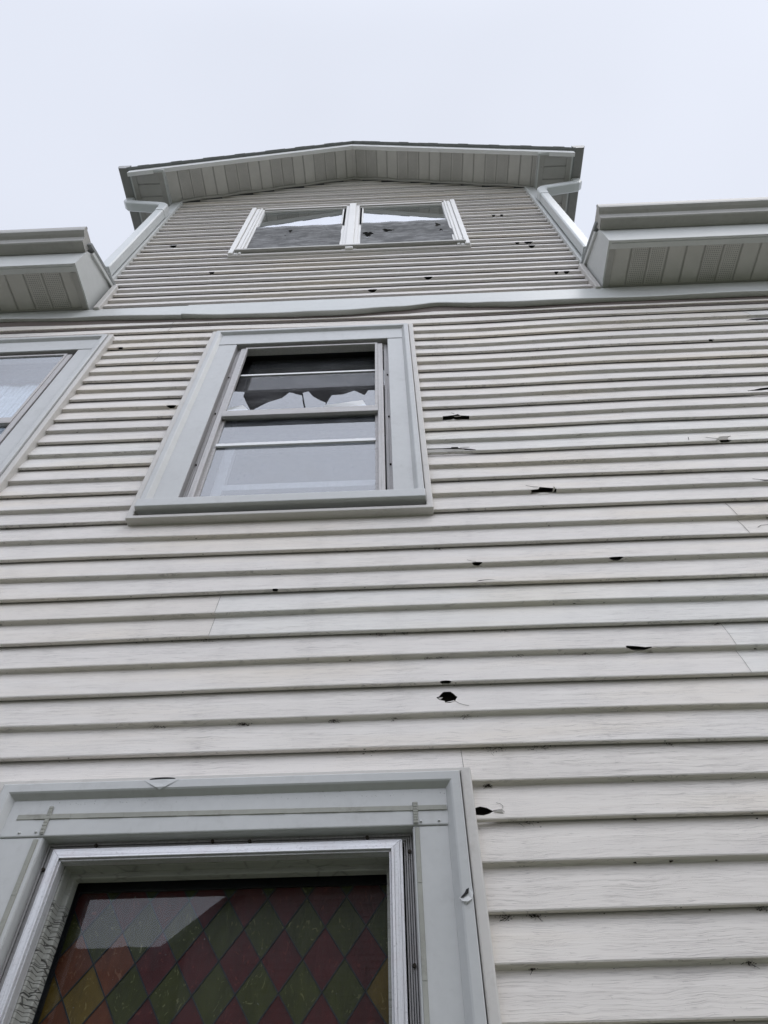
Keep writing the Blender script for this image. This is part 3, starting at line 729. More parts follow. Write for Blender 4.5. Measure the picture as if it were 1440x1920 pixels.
# ------------------------------------------------------------------ windows with metal casing
def casing_window(dx, top, kind, label):
    win = empty("window", house, label)
    x0, x1, zt, zb = J0+dx-(0.28 if kind == 'lead' else 0), J1+dx, top, top-(JT-JB)
    hd = 1.41 if kind == 'lead' else 1.77      # header height from the outer edge
    bt = 1.12
    sw = 1.51                                  # side casing width incl. channel
    # siding channel round the window
    m = MB(); m.ring(x0, x1, zb+0.08, zt, 0.26, 0.26, 0.11, 0.18, -0.23, 0.3); m.build("siding_channel", m_j, win, bevel=0.035)
    # back band (head + sides) as sloped profile, then the flat boards
    m = MB()
    L_, R_, T_, B_ = x0+0.29, x1-0.29, zt-0.13, zb+0.30
    def rngs(profile, xl, xr, z1, z0, close_bottom=True):
        """profile: (inset, y) swept round left, top, right (open at the sill)"""
        P = []; n = len(profile)
        for (ins, y) in profile: P += [(xl+ins, y, z0), (xl+ins, y, z1-ins), (xr-ins, y, z1-ins), (xr-ins, y, z0)]
        F = []
        for j in range(n-1):
            for s in range(3): F.append((j*4+s, j*4+s+1, (j+1)*4+s+1, (j+1)*4+s))
        m.add(P, F)
    rngs([(-0.02, 0.2), (0.0, -0.30), (0.03, -0.325), (0.22, -0.325), (0.26, -0.30), (0.40, -0.13), (0.44, -0.12)], L_, R_, T_, B_+0.35)
    m.build("back_band", m_trim, win)
    xi0, xi1 = x0+sw+0.22, x1-sw
    xi0 = x0+(1.74 if kind == 'lead' else 1.70)
    zi = zt-hd
    # side boards
    def board(pts, y0, y1): 
        b = MB(); b.poly(pts, y0, y1); return b
    sidez = zi-0.0
    for (a, b) in ((L_+0.38, xi0), (xi1, R_-0.38)):
        bd = MB(); bd.box(a, b, -0.135, 0.42, B_+0.3, zi); bo = bd.build("casing_board", m_trim, win, bevel=0.03)
    bd = MB(); bd.box(L_+0.36, R_-0.36, -0.165, 0.42, zi+0.0, T_-0.37)
    hb = bd.build("head_board", m_trim, win, bevel=0.03)
    # sill
    zs = zb+bt
    sl = MB(); sl.extr([(0.45, zs+0.14), (-0.36, zs-0.02), (-0.44, zs-0.10), (-0.44, zs-0.56), (-0.34, zs-0.60), (0.2, zs-0.56)], L_-0.02, R_+0.02, lambda a, u, v: (a, u, v))
    sl.build("sill", m_trim, win, bevel=0.03)
    # reveal lining
    rv = MB(); rv.ring(xi0-0.01, xi1+0.01, zs, zi+0.01, 0.02, 0.02, 0.02, 0.02, -0.10, 0.45)
    rv.build("reveal", m_trim if kind == 'lead' else m_flange, win)
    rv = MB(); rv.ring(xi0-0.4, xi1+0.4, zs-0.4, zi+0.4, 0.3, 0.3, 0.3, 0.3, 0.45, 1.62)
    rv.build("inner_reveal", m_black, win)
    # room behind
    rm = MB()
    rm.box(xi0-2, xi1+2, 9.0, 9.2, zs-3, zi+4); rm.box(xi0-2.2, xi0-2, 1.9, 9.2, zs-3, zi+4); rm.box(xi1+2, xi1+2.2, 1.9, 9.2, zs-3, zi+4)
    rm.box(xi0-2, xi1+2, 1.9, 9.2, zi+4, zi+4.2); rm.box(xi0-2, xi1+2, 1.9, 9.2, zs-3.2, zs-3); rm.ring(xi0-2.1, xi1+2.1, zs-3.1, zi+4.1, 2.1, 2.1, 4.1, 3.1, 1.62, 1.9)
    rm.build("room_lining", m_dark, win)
    if kind == 'lead':
        fl = MB()
        for i in range(5):
            a = 0.05*i
            fl.ring(xi0+0.0+a, xi1-0.0-a, zs+0.14, zi-0.0-a, 0.034, 0.034, 0.034, 0.034, 0.20-0.028*(i % 2), 0.4)
        fl.build("storm_flange", m_flange, win)
        # bright mitred storm frame
        fx0, fx1, fz1 = xi0+0.24, xi1-0.27, zi-0.2
        for nm, mt, parts in (("storm_frame_stile", m_aluv, 'v'), ("storm_frame_rail", m_aluh, 'h')):
            FR = {}
            for i, (ins, y, wd) in enumerate([(0.0, 0.06, 0.07), (0.07, 0.0, 0.13), (0.20, -0.035, 0.06), (0.26, 0.02, 0.05)]):
                o = [(fx0+ins, zs+0.2+ins), (fx1-ins, zs+0.2+ins), (fx1-ins, fz1-ins), (fx0+ins, fz1-ins)]
                n_ = [(fx0+ins+wd, zs+0.2+ins+wd), (fx1-ins-wd, zs+0.2+ins+wd), (fx1-ins-wd, fz1-ins-wd), (fx0+ins+wd, fz1-ins-wd)]
                sides = ((1, 2), (3, 0)) if parts == 'v' else ((2, 3), (0, 1))
                for a, b in sides:
                    f = FR.setdefault((nm, a), MB())
                    P = [(o[a][0], y, o[a][1]), (o[b][0], y, o[b][1]), (n_[b][0], y-0.012, n_[b][1]), (n_[a][0], y-0.012, n_[a][1])]
                    P += [(q_[0], 0.28, q_[2]) for q_ in P]
                    f.add(P, [(0, 1, 2, 3), (0, 4, 5, 1), (2, 6, 7, 3), (1, 5, 6, 2), (3, 7, 4, 0)])
            for f in FR.values(): f.build(nm, mt, win, bevel=0.012)
        gx0, gx1, gz1 = fx0+0.31, fx1-0.31, fz1-0.31
        # old painted wood frame set back behind it
        wd = MB(); wd.ring(gx0-0.12, gx1+0.12, zs+0.3, gz1+0.12, 0.30, 0.20, 0.26, 0.3, 0.62, 0.9)
        wd.ring(gx0-0.12, gx1+0.12, zs+0.3, gz1+0.12, 0.17, 0.12, 0.13, 0.2, 0.3, 0.64)
        wd.build("wood_frame", m_wood, win, bevel=0.03)
        bk = MB(); bk.ring(gx0-0.2, gx1+0.2, zs+0.3, gz1+0.3, 0.26, 0.2, 0.30, 0.3, 0.9, 1.62); bk.build("inner_jamb", m_black, win)
        # clear pane in front of the leaded light
        pn = MB(); pn.box(gx0+0.05, gx1, 1.10, 1.13, zs+0.5, gz1+0.0); pn.build("glass_pane", m_glass_low, win)
        # lozenges
        lw, lh, ox, oz = 0.942, 0.635, -3.81, 5.94
        lz = MB(); cm = MB(); rr = random.Random(3); LY = 1.25
        cols = {}
        xa, xb, za, zb_ = gx0-0.1, gx1+0.05, zs+0.4, gz1+0.2
        for j in range(-30, 5):
            for i in range(-8, 8):
                cx = ox+lw/2+lw*i+(lw/2 if j % 2 else 0); cz = oz+lh*j
                if cx < xa-lw or cx > xb+lw or cz < za-lh or cz > zb_+lh: continue
                P = [(cx-lw/2, cz), (cx, cz-lh), (cx+lw/2, cz), (cx, cz+lh)]
                for side, val, sgn_ in ((0, xa, 1), (0, xb, -1), (1, za, 1), (1, zb_, -1)):    # clip to the opening
                    Q = []
                    for q0, q1 in zip(P, P[1:]+P[:1]):
                        d0, d1 = sgn_*(q0[side]-val), sgn_*(q1[side]-val)
                        if d0 >= 0: Q.append(q0)
                        if d0*d1 < 0: t = d0/(d0-d1); Q.append((q0[0]+t*(q1[0]-q0[0]), q0[1]+t*(q1[1]-q0[1])))
                    P = Q
                    if not P: break
                if len(P) < 3: continue
                row = j % 2
                mi = 1 if row == 0 else 0
                # j even rows are centred on junctions: their lozenges sit between
                if mi == 1 and (cz < 5.2 and (cx < -6.6 or cx > -1.3)): mi = 2
                if mi == 0 and cx < -6.4 and cz < 5.6: mi = 3
                lz.poly(P, LY, LY+0.03, mi)
        for j in range(-30, 6):
            for i in range(-9, 9):
                cx = ox+lw*i+(lw/2 if j % 2 else 0); cz = oz+lh*j
                for sgx in (-1, 1):
                    ax, az, bx_, bz = cx, cz, cx+sgx*lw/2, cz+lh
                    if min(ax, bx_) < xa or max(ax, bx_) > xb or az < za-0.3 or bz > zb_+0.1: continue
                    d = Vector((bx_-ax, 0, bz-az)).normalized(); nrm = Vector((d.z, 0, -d.x))*0.013
                    pa, pb = Vector((ax, LY, az)), Vector((bx_, LY, bz))
                    P = [pa-nrm, pa+nrm, pb+nrm, pb-nrm]; Q = [v+Vector((0, -0.025, 0)) for v in P]
                    cm.add([tuple(v) for v in P+Q], [(4, 5, 6, 7), (0, 1, 5, 4), (1, 2, 6, 5), (2, 3, 7, 6), (3, 0, 4, 7)])
        lf = MB(); lf.ring(gx0-0.1, gx1+0.3, zs+0.3, gz1+0.35, gx0*0+(-7.93-(gx0-0.1)), 0.3, gz1+0.35-6.80, 0.2, 1.16, 1.24); lf.build("recess_shade_border", m_black, win)  # black ring added for the shaded recess around the lozenges
        lz.build("leaded_glass", m_lead, win, label="red, olive and amber lozenge leaded glass")
        cm.build("lead_came", m_came, win)
        # caulk strips on the casing and pop rivets
        tp = MB()
        def strip(xa, za, xb, zb, w_, y):
            n = 24
            for i in range(n):
                a, b = i/n, (i+1)/n
                pa = (xa+(xb-xa)*a, za+(zb-za)*a); pb = (xa+(xb-xa)*b, za+(zb-za)*b)
                j_ = 0.012*math.sin(i*2.1); hx = w_/2 if abs(zb-za) > abs(xb-xa) else 0; hz_ = 0 if hx else w_/2
                tp.add([(pa[0]-hx, y, pa[1]-hz_), (pa[0]+hx, y, pa[1]+hz_), (pb[0]+hx, y, pb[1]+hz_), (pb[0]-hx, y, pb[1]-hz_),
                        (pa[0]-hx*0.8, y-0.014-abs(j_), pa[1]-hz_*0.8), (pa[0]+hx*0.8, y-0.014-abs(j_), pa[1]+hz_*0.8), (pb[0]+hx*0.8, y-0.014-abs(j_), pb[1]+hz_*0.8), (pb[0]-hx*0.8, y-0.014-abs(j_), pb[1]-hz_*0.8)],
                       [(4, 5, 6, 7), (0, 1, 5, 4), (1, 2, 6, 5), (2, 3, 7, 6), (3, 0, 4, 7)])
        strip(x0+0.92, zt-0.93, x1-0.68, zt-1.0, 0.14, -0.168)
        strip(xi0-0.06, zi+0.05, xi0-0.06, zi+0.72, 0.11, -0.186); strip(xi1+0.07, zi+0.03, xi1+0.07, zi+0.55, 0.12, -0.186)
        strip(xi0-0.16, zs+0.3, xi0-0.16, zi-0.06, 0.13, -0.138); strip(xi1+0.09, zs+0.3, xi1+0.09, zi-0.04, 0.11, -0.138)
        tp.build("caulk_strip", m_tape, win)
        for (x_, z_) in ((x0+1.12, zi+0.1), (x0+1.52, zi+0.11), (xi1+0.19, zi+0.09), (xi1+0.62, zi+0.1)):
            r_ = MB(); n = 10
            P = [(x_, -0.205, z_)]+[(x_+0.035*math.cos(2*math.pi*i/n)*k_, -0.165-(0.03 if k_ < 0.8 else 0), z_+0.035*math.sin(2*math.pi*i/n)*k_) for k_ in (0.7, 1.0) for i in range(n)]
            r_.add(P, [(0, 1+i, 1+(i+1) % n) for i in range(n)]+[(1+i, 1+n+i, 1+n+(i+1) % n, 1+(i+1) % n) for i in range(n)])
            r_.build("rivet", m_trim, win, smooth=True)
        screws = [(xi0+0.13, zi-0.62), (xi1-0.10, zi-0.45), (xi1-0.10, zi-2.75), (xi0+1.2, zi-0.10), (xi0+4.9, zi-0.11), (xi1-1.1, zi-0.1), (xi0+4.0, zi-0.08)]
        sy = 0.16
    else:
        # weathered storm window
        fl = MB(); fl.ring(xi0, xi1, zs+0.14, zi, 0.13, 0.13, 0.13, 0.05, 0.22, 0.5); fl.ring(xi0+0.13, xi1-0.13, zs+0.14, zi-0.13, 0.05, 0.05, 0.05, 0.05, 0.17, 0.5)
        fl.ring(xi0+0.18, xi1-0.18, zs+0.14, zi-0.18, 0.06, 0.06, 0.06, 0.05, 0.23, 0.5)
        fl.build("storm_flange", m_oldv, win)
        gz0, gz1, gzm = zb+1.5, zt-2.12, zt-9.05       # glass bottom, glass top, meeting line
        fx0, fx1 = xi0+0.26, xi1-0.30
        gx0, gx1 = x0+2.35, x1-2.23
        f = MB(); f.ring(fx0, fx1, zs+0.16, zi-0.24, gx0-fx0-0.13, fx1-gx1-0.13, 0.12, 0.16, 0.03, 0.45)
        f.build("storm_frame", m_oldv, win, bevel=0.03)
        su = MB(); su.ring(gx0-0.14, gx1+0.14, gzm-0.58, gz1+0.16, 0.14, 0.14, 0.16, 0.52, -0.01, 0.18); su.build("upper_sash", m_oldh, win, bevel=0.025)
        sl_ = MB(); sl_.ring(gx0-0.14, gx1+0.14, gz0-0.16, gzm+0.1, 0.14, 0.14, 0.5, 0.16, 0.24, 0.42); sl_.build("lower_sash", m_oldh, win, bevel=0.025)
        g = MB(); g.box(gx0-0.05, gx1+0.05, 0.31, 0.345, gz0-0.05, gzm-0.3); g.build("lower_pane", m_glass, win)
        br = MB(); br.box(gx0-0.02, gx1+0.02, 0.20, 0.30, gz0+4.14, gz0+4.34); br.build("screen_rail", m_white, win)
        if kind == 'broken':
            shards = [[(-7.95, 30.02), (-7.3, 29.92), (-7.31, 29.48), (-7.1, 28.92), (-6.74, 28.02), (-7.95, 28.0)],
                      [(-6.6, 28.02), (-6.54, 28.16), (-5.94, 28.79), (-5.32, 29.13), (-5.01, 29.71), (-4.34, 29.31), (-4.26, 28.72), (-4.14, 28.02)],
                      [(-4.33, 29.61), (-4.06, 29.74), (-3.79, 29.2), (-3.42, 28.78), (-3.1, 28.5), (-3.15, 28.02), (-4.06, 28.02)],
                      [(-3.18, 28.02), (-3.04, 28.56), (-2.86, 29.25), (-2.29, 29.29), (-1.74, 29.64), (-1.22, 29.12), (-1.04, 29.62), (-0.66, 29.6), (-0.66, 28.02)]]
            for i, s_ in enumerate(shards):
                b = MB(); b.poly([(x+dx, z) for x, z in s_], 0.05+0.006*i, 0.075+0.006*i); o_ = b.build("glass_shard", m_shard, win)
            # leaning slivers on the rail
            b = MB(); b.add([(-3.2, 0.1, 28.05), (-1.1, 0.1, 28.05), (-1.3, 0.02, 28.55), (-2.2, 0.0, 28.33), (-3.15, 0.03, 28.18)], [(0, 1, 2, 3, 4)])
            so = b.build("glass_sliver", m_white, win); sm = so.modifiers.new('s', 'SOLIDIFY'); sm.thickness = 0.002; b = MB()
            b.add([(-7.9, 0.10, 28.05), (-6.8, 0.10, 28.02), (-7.15, 0.0, 28.45), (-7.8, 0.0, 28.25)], [(0, 1, 2, 3)])
            so = b.build("glass_sliver", m_white, win); sm = so.modifiers.new('s', 'SOLIDIFY'); sm.thickness = 0.002
            br = MB(); br.box(gx0, gx1, 0.24, 0.34, zt-4.98, zt-4.84); br.build("screen_rail", m_white, win)
            b2 = MB(); b2.box(gx0, gx1, 0.30, 0.32, gzm-0.2, zt-4.98); b2.build("insect_screen", m_screen2, win)
            # inner double-hung window
            i_ = MB(); i_.ring(xi0+0.1, xi1-0.1, zs+0.2, zt-10.0, 1.1, 0.5, 1.0, 0.8, 1.0, 1.3); i_.box(xi0+1.2, xi1-0.6, 1.0, 1.2, zs+2.2, zs+2.6); i_.build('lower_inner_frame', m_flange, win)
            i_ = MB(); i_.ring(xi0, xi1, zs+0.1, zi, 0.75, 0.3, 0.4, 0.4, 0.95, 1.4)
            i_.box(xi0, xi1, 0.9, 1.4, zt-10.4, zt-9.9); i_.build("inner_frame", m_black, win)
            g = MB(); g.box(xi0+0.75, xi1-0.2, 0.84, 0.87, zt-5.6, zt-1.9); g.build("inner_pane", m_glass_in, win)
            i_ = MB(); i_.box(xi0+0.7, xi1-0.2, 0.78, 0.95, zt-5.9, zt-5.6); i_.build("inner_rail", m_black, win)
        else:
            g = MB(); g.box(gx0-0.05, gx1+0.05, 0.06, 0.09, gzm-0.1, gz1+0.05); g.build("upper_pane", m_glass, win)
            b = MB()
            n = 30
            for i in range(n):
                xa, xb = xi0+(xi1-xi0)*i/n, xi0+(xi1-xi0)*(i+1)/n
                ya, yb = 1.2+0.03*math.sin(i*1.1), 1.2+0.03*math.sin(i*1.1+1.1)
                b.quad((xa, ya, zs+0.2), (xb, yb, zs+0.2), (xb, yb, zi-1.0), (xa, ya, zi-1.0))
            so = b.build("window_shade", m_shade, win, smooth=True); sm = so.modifiers.new('s', 'SOLIDIFY'); sm.thickness = 0.003
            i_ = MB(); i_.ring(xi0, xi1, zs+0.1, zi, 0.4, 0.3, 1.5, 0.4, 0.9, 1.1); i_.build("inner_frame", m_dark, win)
        screws = [(xi0+0.07, zt-5.2), (xi0+0.07, zt-9.0), (xi0+0.07, zt-13.4), (xi1-0.07, zt-5.6), (xi1-0.07, zt-9.9), (xi1-0.07, zt-13.9)]
        sy = 0.19
    for (x_, z_) in screws:
        s_ = MB(); n = 8
        P = [(x_+0.04*math.cos(6.283*i/n), y_, z_+0.04*math.sin(6.283*i/n)) for y_ in (sy-0.03, sy+0.06) for i in range(n)]
        s_.add(P, [tuple(range(n))]+[(i, (i+1) % n, n+(i+1) % n, n+i) for i in range(n)])
        s_.build("screw", m_dirt, win)
    return win
casing_window(WINS[0]['dx'], WINS[0]['top'], 'broken', "storm window with its upper pane smashed to jagged shards")
casing_window(WINS[1]['dx'], WINS[1]['top'], 'left', "storm window with a white shade, cut off by the left edge")
casing_window(WINS[2]['dx'], WINS[2]['top'], 'lead', "ground-floor window with red and olive leaded glass in a bright aluminium storm frame")

# ------------------------------------------------------------------ double window in the gable
gw = empty("window", house, "double gable window with torn grey insect screens over its lower sashes")
GX0, GX1, GZ0, GZ1 = -11.95, 6.6, 51.75, 64.95
GC = -2.66
for (a, b, s_) in ((GX0, GX0+1.15, 1), (GX1-1.15, GX1, -1)):
    m = MB()
    m.box(a, b, -0.12, 0.5, GZ0+0.05, GZ1)
    e = a if s_ > 0 else b
    for (u0, u1, y) in ((0.0, 0.38, -0.32), (0.42, 0.72, -0.22), (0.78, 0.98, -0.26)):
        x0_, x1_ = sorted((e+s_*u0, e+s_*u1)); m.box(x0_, x1_, y, -0.1, GZ0+0.02, GZ1+0.05)
    m.build("side_frame", m_mull, gw, bevel=0.04)
m = MB(); m.box(GC-0.58, GC+0.58, -0.16, 0.6, GZ0+0.2, GZ1+0.1); m.box(GC-0.3, GC+0.3, -0.34, -0.15, GZ0+0.05, GZ1+0.15); m.box(GC-0.95, GC+0.95, 0.0, 0.6, GZ0+6.7, GZ1-0.1)
m.box(GC-0.85, GC+0.85, -0.06, 0.02, GZ0+1.2, GZ0+6.9)
m.build("mullion", m_mull, gw, bevel=0.04)
m = MB(); m.extr([(0.5, GZ0+1.0), (-0.30, GZ0+0.72), (-0.42, GZ0+0.62), (-0.42, GZ0+0.36), (0.3, GZ0+0.30)], GX0+0.45, GX1-0.3, lambda a, u, v: (a, u, v))
m.build("sill", m_gut, gw, bevel=0.03)
m = MB(); m.box(GX0-0.05, GX1+0.05, -0.16, 0.3, GZ0-0.12, GZ0+0.22); m.build("siding_channel", m_j, gw, bevel=0.03); m = MB(); m.box(GX0+1.1, GX1-1.1, -0.16, 0.3, GZ1-0.1, GZ1+0.25); m.build("siding_channel", m_j, gw, bevel=0.03)
m = MB(); m.box(GX0+1.1, GX1-1.1, -0.05, 0.5, GZ1-0.42, GZ1-0.1); m.build("head_frame", m_gut, gw, bevel=0.03)
for (a, b, sd_, holes_) in ((-11.15, -3.45, 1, [(-7.75, 57.7, 0.17, 0.30), (-8.05, 56.6, 0.08, 0.12), (-4.7, 57.6, 0.07, 0.1)]), (-1.85, 5.75, 2, [(-1.25, 56.0, 0.36, 0.75), (0.35, 57.0, 0.42, 0.40), (4.55, 57.7, 0.20, 0.55), (4.7, 56.1, 0.12, 0.2)])):
    g = MB(); g.box(a-0.1, b+0.1, 0.06, 0.10, GZ0+7.6, GZ1-0.35); g.build("upper_pane", m_glass_up, gw)
    g = MB(); g.box(a-0.1, b+0.1, 0.50, 0.54, GZ0+1.0, GZ0+7.9); g.build("lower_pane", m_glass_in, gw)
    f = MB(); f.ring(a-0.2, b+0.2, GZ0+7.4, GZ1-0.3, 0.25, 0.25, 0.14, 0.10, -0.0, 0.3); f.ring(a-0.2, b+0.2, GZ0+0.9, GZ0+7.5, 0.25, 0.25, 0.18, 0.2, 0.06, 0.6)
    f.build("sash", m_mull, gw, bevel=0.03)
    # screen as a fine sheet with the torn holes cut out
    s_ = MB(); st = 0.075; nx = int((b-a)/st); z0_, z1_ = GZ0+1.05, GZ0+7.55; nz_ = int((z1_-z0_)/st)
    rr = random.Random(sd_)
    ph = [rr.uniform(0, 6.28) for _ in range(4)]
    def yy(i, j): x_ = i*st; z_ = j*st; return -0.09+0.05*math.sin(x_*0.8+ph[0])*math.sin(z_*0.5)+0.02*math.sin(x_*2.6+z_*1.7+ph[1])
    P = [(a+i*(b-a)/nx, yy(i, j), z0_+j*(z1_-z0_)/nz_) for j in range(nz_+1) for i in range(nx+1)]
    F = []
    for j in range(nz_):
        for i in range(nx):
            cx, cz = a+(i+0.5)*(b-a)/nx, z0_+(j+0.5)*(z1_-z0_)/nz_; cut = False
            for hi, (hx, hz_, rx, rz) in enumerate(holes_):
                an = math.atan2((cz-hz_)/rz, (cx-hx)/rx); rad = math.hypot((cx-hx)/rx, (cz-hz_)/rz)
                if rad < 1+0.25*math.sin(3*an+hi)+0.15*math.sin(7*an+ph[2]): cut = True
            if not cut: k_ = j*(nx+1)+i; F.append((k_, k_+1, k_+nx+2, k_+nx+1))
    s_.add(P, F); s_.build("insect_screen", m_screen, gw, label="torn dusty grey insect screen", smooth=True, fix=False)
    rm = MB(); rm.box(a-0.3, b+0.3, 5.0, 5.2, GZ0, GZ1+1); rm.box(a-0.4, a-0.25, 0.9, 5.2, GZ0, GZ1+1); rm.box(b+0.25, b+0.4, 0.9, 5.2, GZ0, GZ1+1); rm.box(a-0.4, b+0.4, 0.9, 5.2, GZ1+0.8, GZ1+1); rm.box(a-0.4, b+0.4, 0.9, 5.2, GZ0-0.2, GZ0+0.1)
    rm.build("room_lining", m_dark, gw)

# ------------------------------------------------------------------ small marks: debris under the laps, cracks, seams, weep holes
def yat(x, z):
    k = kat(x, z); zb = zc_main(k, x); zt = zc_main(k-1, x); t = (z-zb)/(zt-zb); return T*t-0.02*math.sin(math.pi*t)
def crack(pts, w_=0.012, name='crack'):
    cr = MB()
    for (xa, za), (xb, zb) in zip(pts, pts[1:]):
        d = Vector((xb-xa, 0, zb-za)); 
        if d.length < 1e-6: continue
        d.normalize(); nn = Vector((-d.z, 0, d.x))*w_
        ya, yb = yat(xa, za)-0.012, yat(xb, zb)-0.012
        cr.add([(xa-nn.x, ya, za-nn.z), (xb-nn.x, yb, zb-nn.z), (xb+nn.x, yb, zb+nn.z), (xa+nn.x, ya, za+nn.z)], [(0, 1, 2, 3)])
    cr.build(name, m_crack, house, fix=False)
crack([(1.52, 11.12), (1.62, 11.03), (1.75, 10.96), (1.9, 10.92)], 0.006)
crack([(2.14, 7.93), (2.3, 7.955), (2.36, 7.96), (2.41, 7.88)], 0.006); crack([(2.25, 8.14), (2.34, 8.12), (2.4, 8.05), (2.39, 7.98)], 0.005)
crack([(5.3, 21.1), (5.6, 20.95), (5.78, 20.92)], 0.012); crack([(2.88, 27.05), (3.02, 26.95)], 0.015)
crack([(-4.5, 16.75), (-4.42, 16.68), (-4.25, 16.62), (-4.0, 16.61)], 0.008); crack([(2.5, 16.85), (2.66, 16.76), (2.8, 16.72)], 0.007)
crack([(3.0, 24.05), (3.4, 24.03)], 0.014); crack([(13.6, 24.1), (13.9, 23.95), (14.3, 23.9), (14.7, 24.15)], 0.014); crack([(12.9, 24.2), (12.8, 23.9)], 0.014)
crack([(14.2, 20.95), (14.5, 20.85), (14.8, 20.8)], 0.012); crack([(7.4, 12.66), (7.6, 12.69)], 0.006)
crack([(13.1, 18.05), (13.3, 18.2), (13.7, 18.22), (14.2, 18.12)], 0.010)
inwin0 = lambda x, z: any(r[0]-0.2 < x < r[1]+0.2 and r[2]-0.2 < z < r[3]+0.2 for r in rects)
def seam(x, k, w_=0.009):
    z0_, z1_ = zc_main(k, x)+0.01, zc_main(k-1, x)-0.06
    crack([(x, z0_), (x+0.004, (z0_+z1_)/2), (x, z1_)], w_, 'panel_seam')
for pr, L_ in SEAMS.items():
    for x in L_:
        for k in (2*pr, 2*pr+1):
            if not inwin0(x, zc_main(k, x)+0.5) and k < 40: seam(x, k, 0.005 if k > 21 else 0.009)

# curled flaps of torn vinyl
def flap(pts, lift, name='torn_flap'):
    m = MB(); n = len(pts)
    P = []
    for (x, z, l) in pts: y = yat(x, z); P.append((x, y-0.01-lift*l, z))
    P += [(x, y+0.02, z) for x, y, z in P]
    m.add(P, [tuple(range(n)), tuple(range(2*n-1, n-1, -1))]+[(i, n+i, n+(i+1) % n, (i+1) % n) for i in range(n)])
    m.build(name, m_sid, house)
flap([(2.98, 26.62, 0), (3.3, 26.62, 0), (3.24, 26.76, .5), (3.12, 26.84, 1)], -0.12)
flap([(2.6, 26.45, 0), (3.1, 26.47, 0), (2.95, 26.56, 1)], 0.08)
flap([(5.7, 20.56, 0), (6.15, 20.58, 0), (6.05, 20.66, 1), (5.8, 20.67, 1)], 0.06)
flap([(6.3, 20.72, 0), (6.42, 20.8, 0), (6.34, 20.83, 1)], 0.08)
flap([(1.5, 23.76, 0), (3.2, 23.73, 0), (3.1, 23.78, .8), (2.2, 23.84, 1), (1.5, 23.85, 1)], 0.05)
flap([(1.24, 11.06, 0), (1.55, 11.11, 0), (1.50, 11.18, .6), (1.3, 11.16, 1)], -0.10)
flap([(1.06, 11.25, 0), (1.12, 11.18, 0), (1.2, 11.22, 1)], 0.06)
flap([(13.9, 23.78, 0), (14.4, 23.8, 0), (14.5, 23.95, 1), (14.1, 23.92, 1)], 0.10)
flap([(2.16, 7.90, 0), (2.38, 7.86, 0), (2.35, 7.94, 1)], 0.05)

# clumps of dirt and cobweb caught under the laps: nobody could count them
dm = MB(); rr = random.Random(11)
def speck(x, y, z, r):
    n = 5; P = []
    for i in range(n): a = 6.283*i/n+rr.uniform(-.5, .5); q = r*rr.uniform(0.4, 1.2); P.append((x+q*1.5*math.cos(a), y-rr.uniform(0, r*0.3), z+q*0.7*math.sin(a)))
    P.append((x, y-r*0.6, z)); dm.add(P, [(n, i, (i+1) % n) for i in range(n)])
inwin = lambda x, z: any(r[0]-0.2 < x < r[1]+0.2 and r[2]-0.2 < z < r[3]+0.2 for r in rects)
for k in range(0, 37):
    nsp = 60
    for i in range(nsp):
        x = rr.uniform(-26, 26)
        z = zc_main(k, x) - 0.03
        if inwin(x, z): continue
        r_ = rr.uniform(0.008, 0.02) if rr.random() < 0.85 else rr.uniform(0.02, 0.045)
        if rr.random() < 0.5: speck(x, T-0.06, z-0.02, r_)
        else: speck(x, T-0.015, z-rr.uniform(0.03, 0.16), r_*0.8)
    x = rr.uniform(-26, -22)
    while x < 26:      # weep holes / nail dots
        if k % 2 == 1 and not inwin(x, zc_main(k, x)): speck(x, 0.075, zc_main(k, x)-0.01, 0.028)
        x += 7.9
def clump(x, z, n, sp):
    for _ in range(n):
        a, b = rr.gauss(0, sp), rr.gauss(0, sp*0.35); speck(x+a, T-0.04, z+b, rr.uniform(0.008, 0.022))
    for _ in range(n//3):      # strands
        xa, za = x+rr.gauss(0, sp*0.5), z+rr.gauss(0, sp*0.2); xb, zb = xa+rr.uniform(-0.16, 0.16), za+rr.uniform(-0.12, 0.06)
        dm.add([(xa, T-0.07, za-0.006), (xb, T-0.07, zb-0.004), (xb, T-0.07, zb+0.004), (xa, T-0.07, za+0.006)], [(0, 1, 2, 3)])
for (x, z, n_, sp) in ((-4.40, 10.60, 46, 0.11), (-1.88, 10.66, 34, 0.10), (-6.75, 10.60, 24, 0.10), (1.55, 17.5, 16, 0.10), (0.9, 12.6, 10, 0.08), (1.2, 12.6, 10, 0.05), (2.1, 8.45, 16, 0.06), (2.15, 8.33, 12, 0.05),
                    (2.15, 6.15, 24, 0.14), (2.75, 6.2, 26, 0.06), (2.5, 5.0, 12, 0.04), (6.9, 5.0, 20, 0.06), (7.6, 6.0, 16, 0.08), (2.4, 9.58, 26, 0.25), (3.6, 9.6, 20, 0.2), (3.0, 7.66, 18, 0.25), (-0.2, 10.65, 10, 0.06),
                    (1.8, 10.6, 20, 0.1), (0.2, 13.5, 12, 0.1), (3.6, 12.6, 14, 0.1), (7.0, 9.6, 14, 0.1), (-0.9, 9.6, 10, 0.15), (-6.0, 13.65, 14, 0.2), (-0.5, 13.65, 16, 0.15), (3.3, 13.6, 12, 0.15), (9.9, 13.6, 12, 0.1), (5.6, 12.6, 12, 0.12)):
    k = kat(x, z); zz_ = zc_main(k, x) if abs(zc_main(k, x)-z) < 0.5 else zc_main(k-1, x)
    clump(x, zz_-0.05, n_, sp)
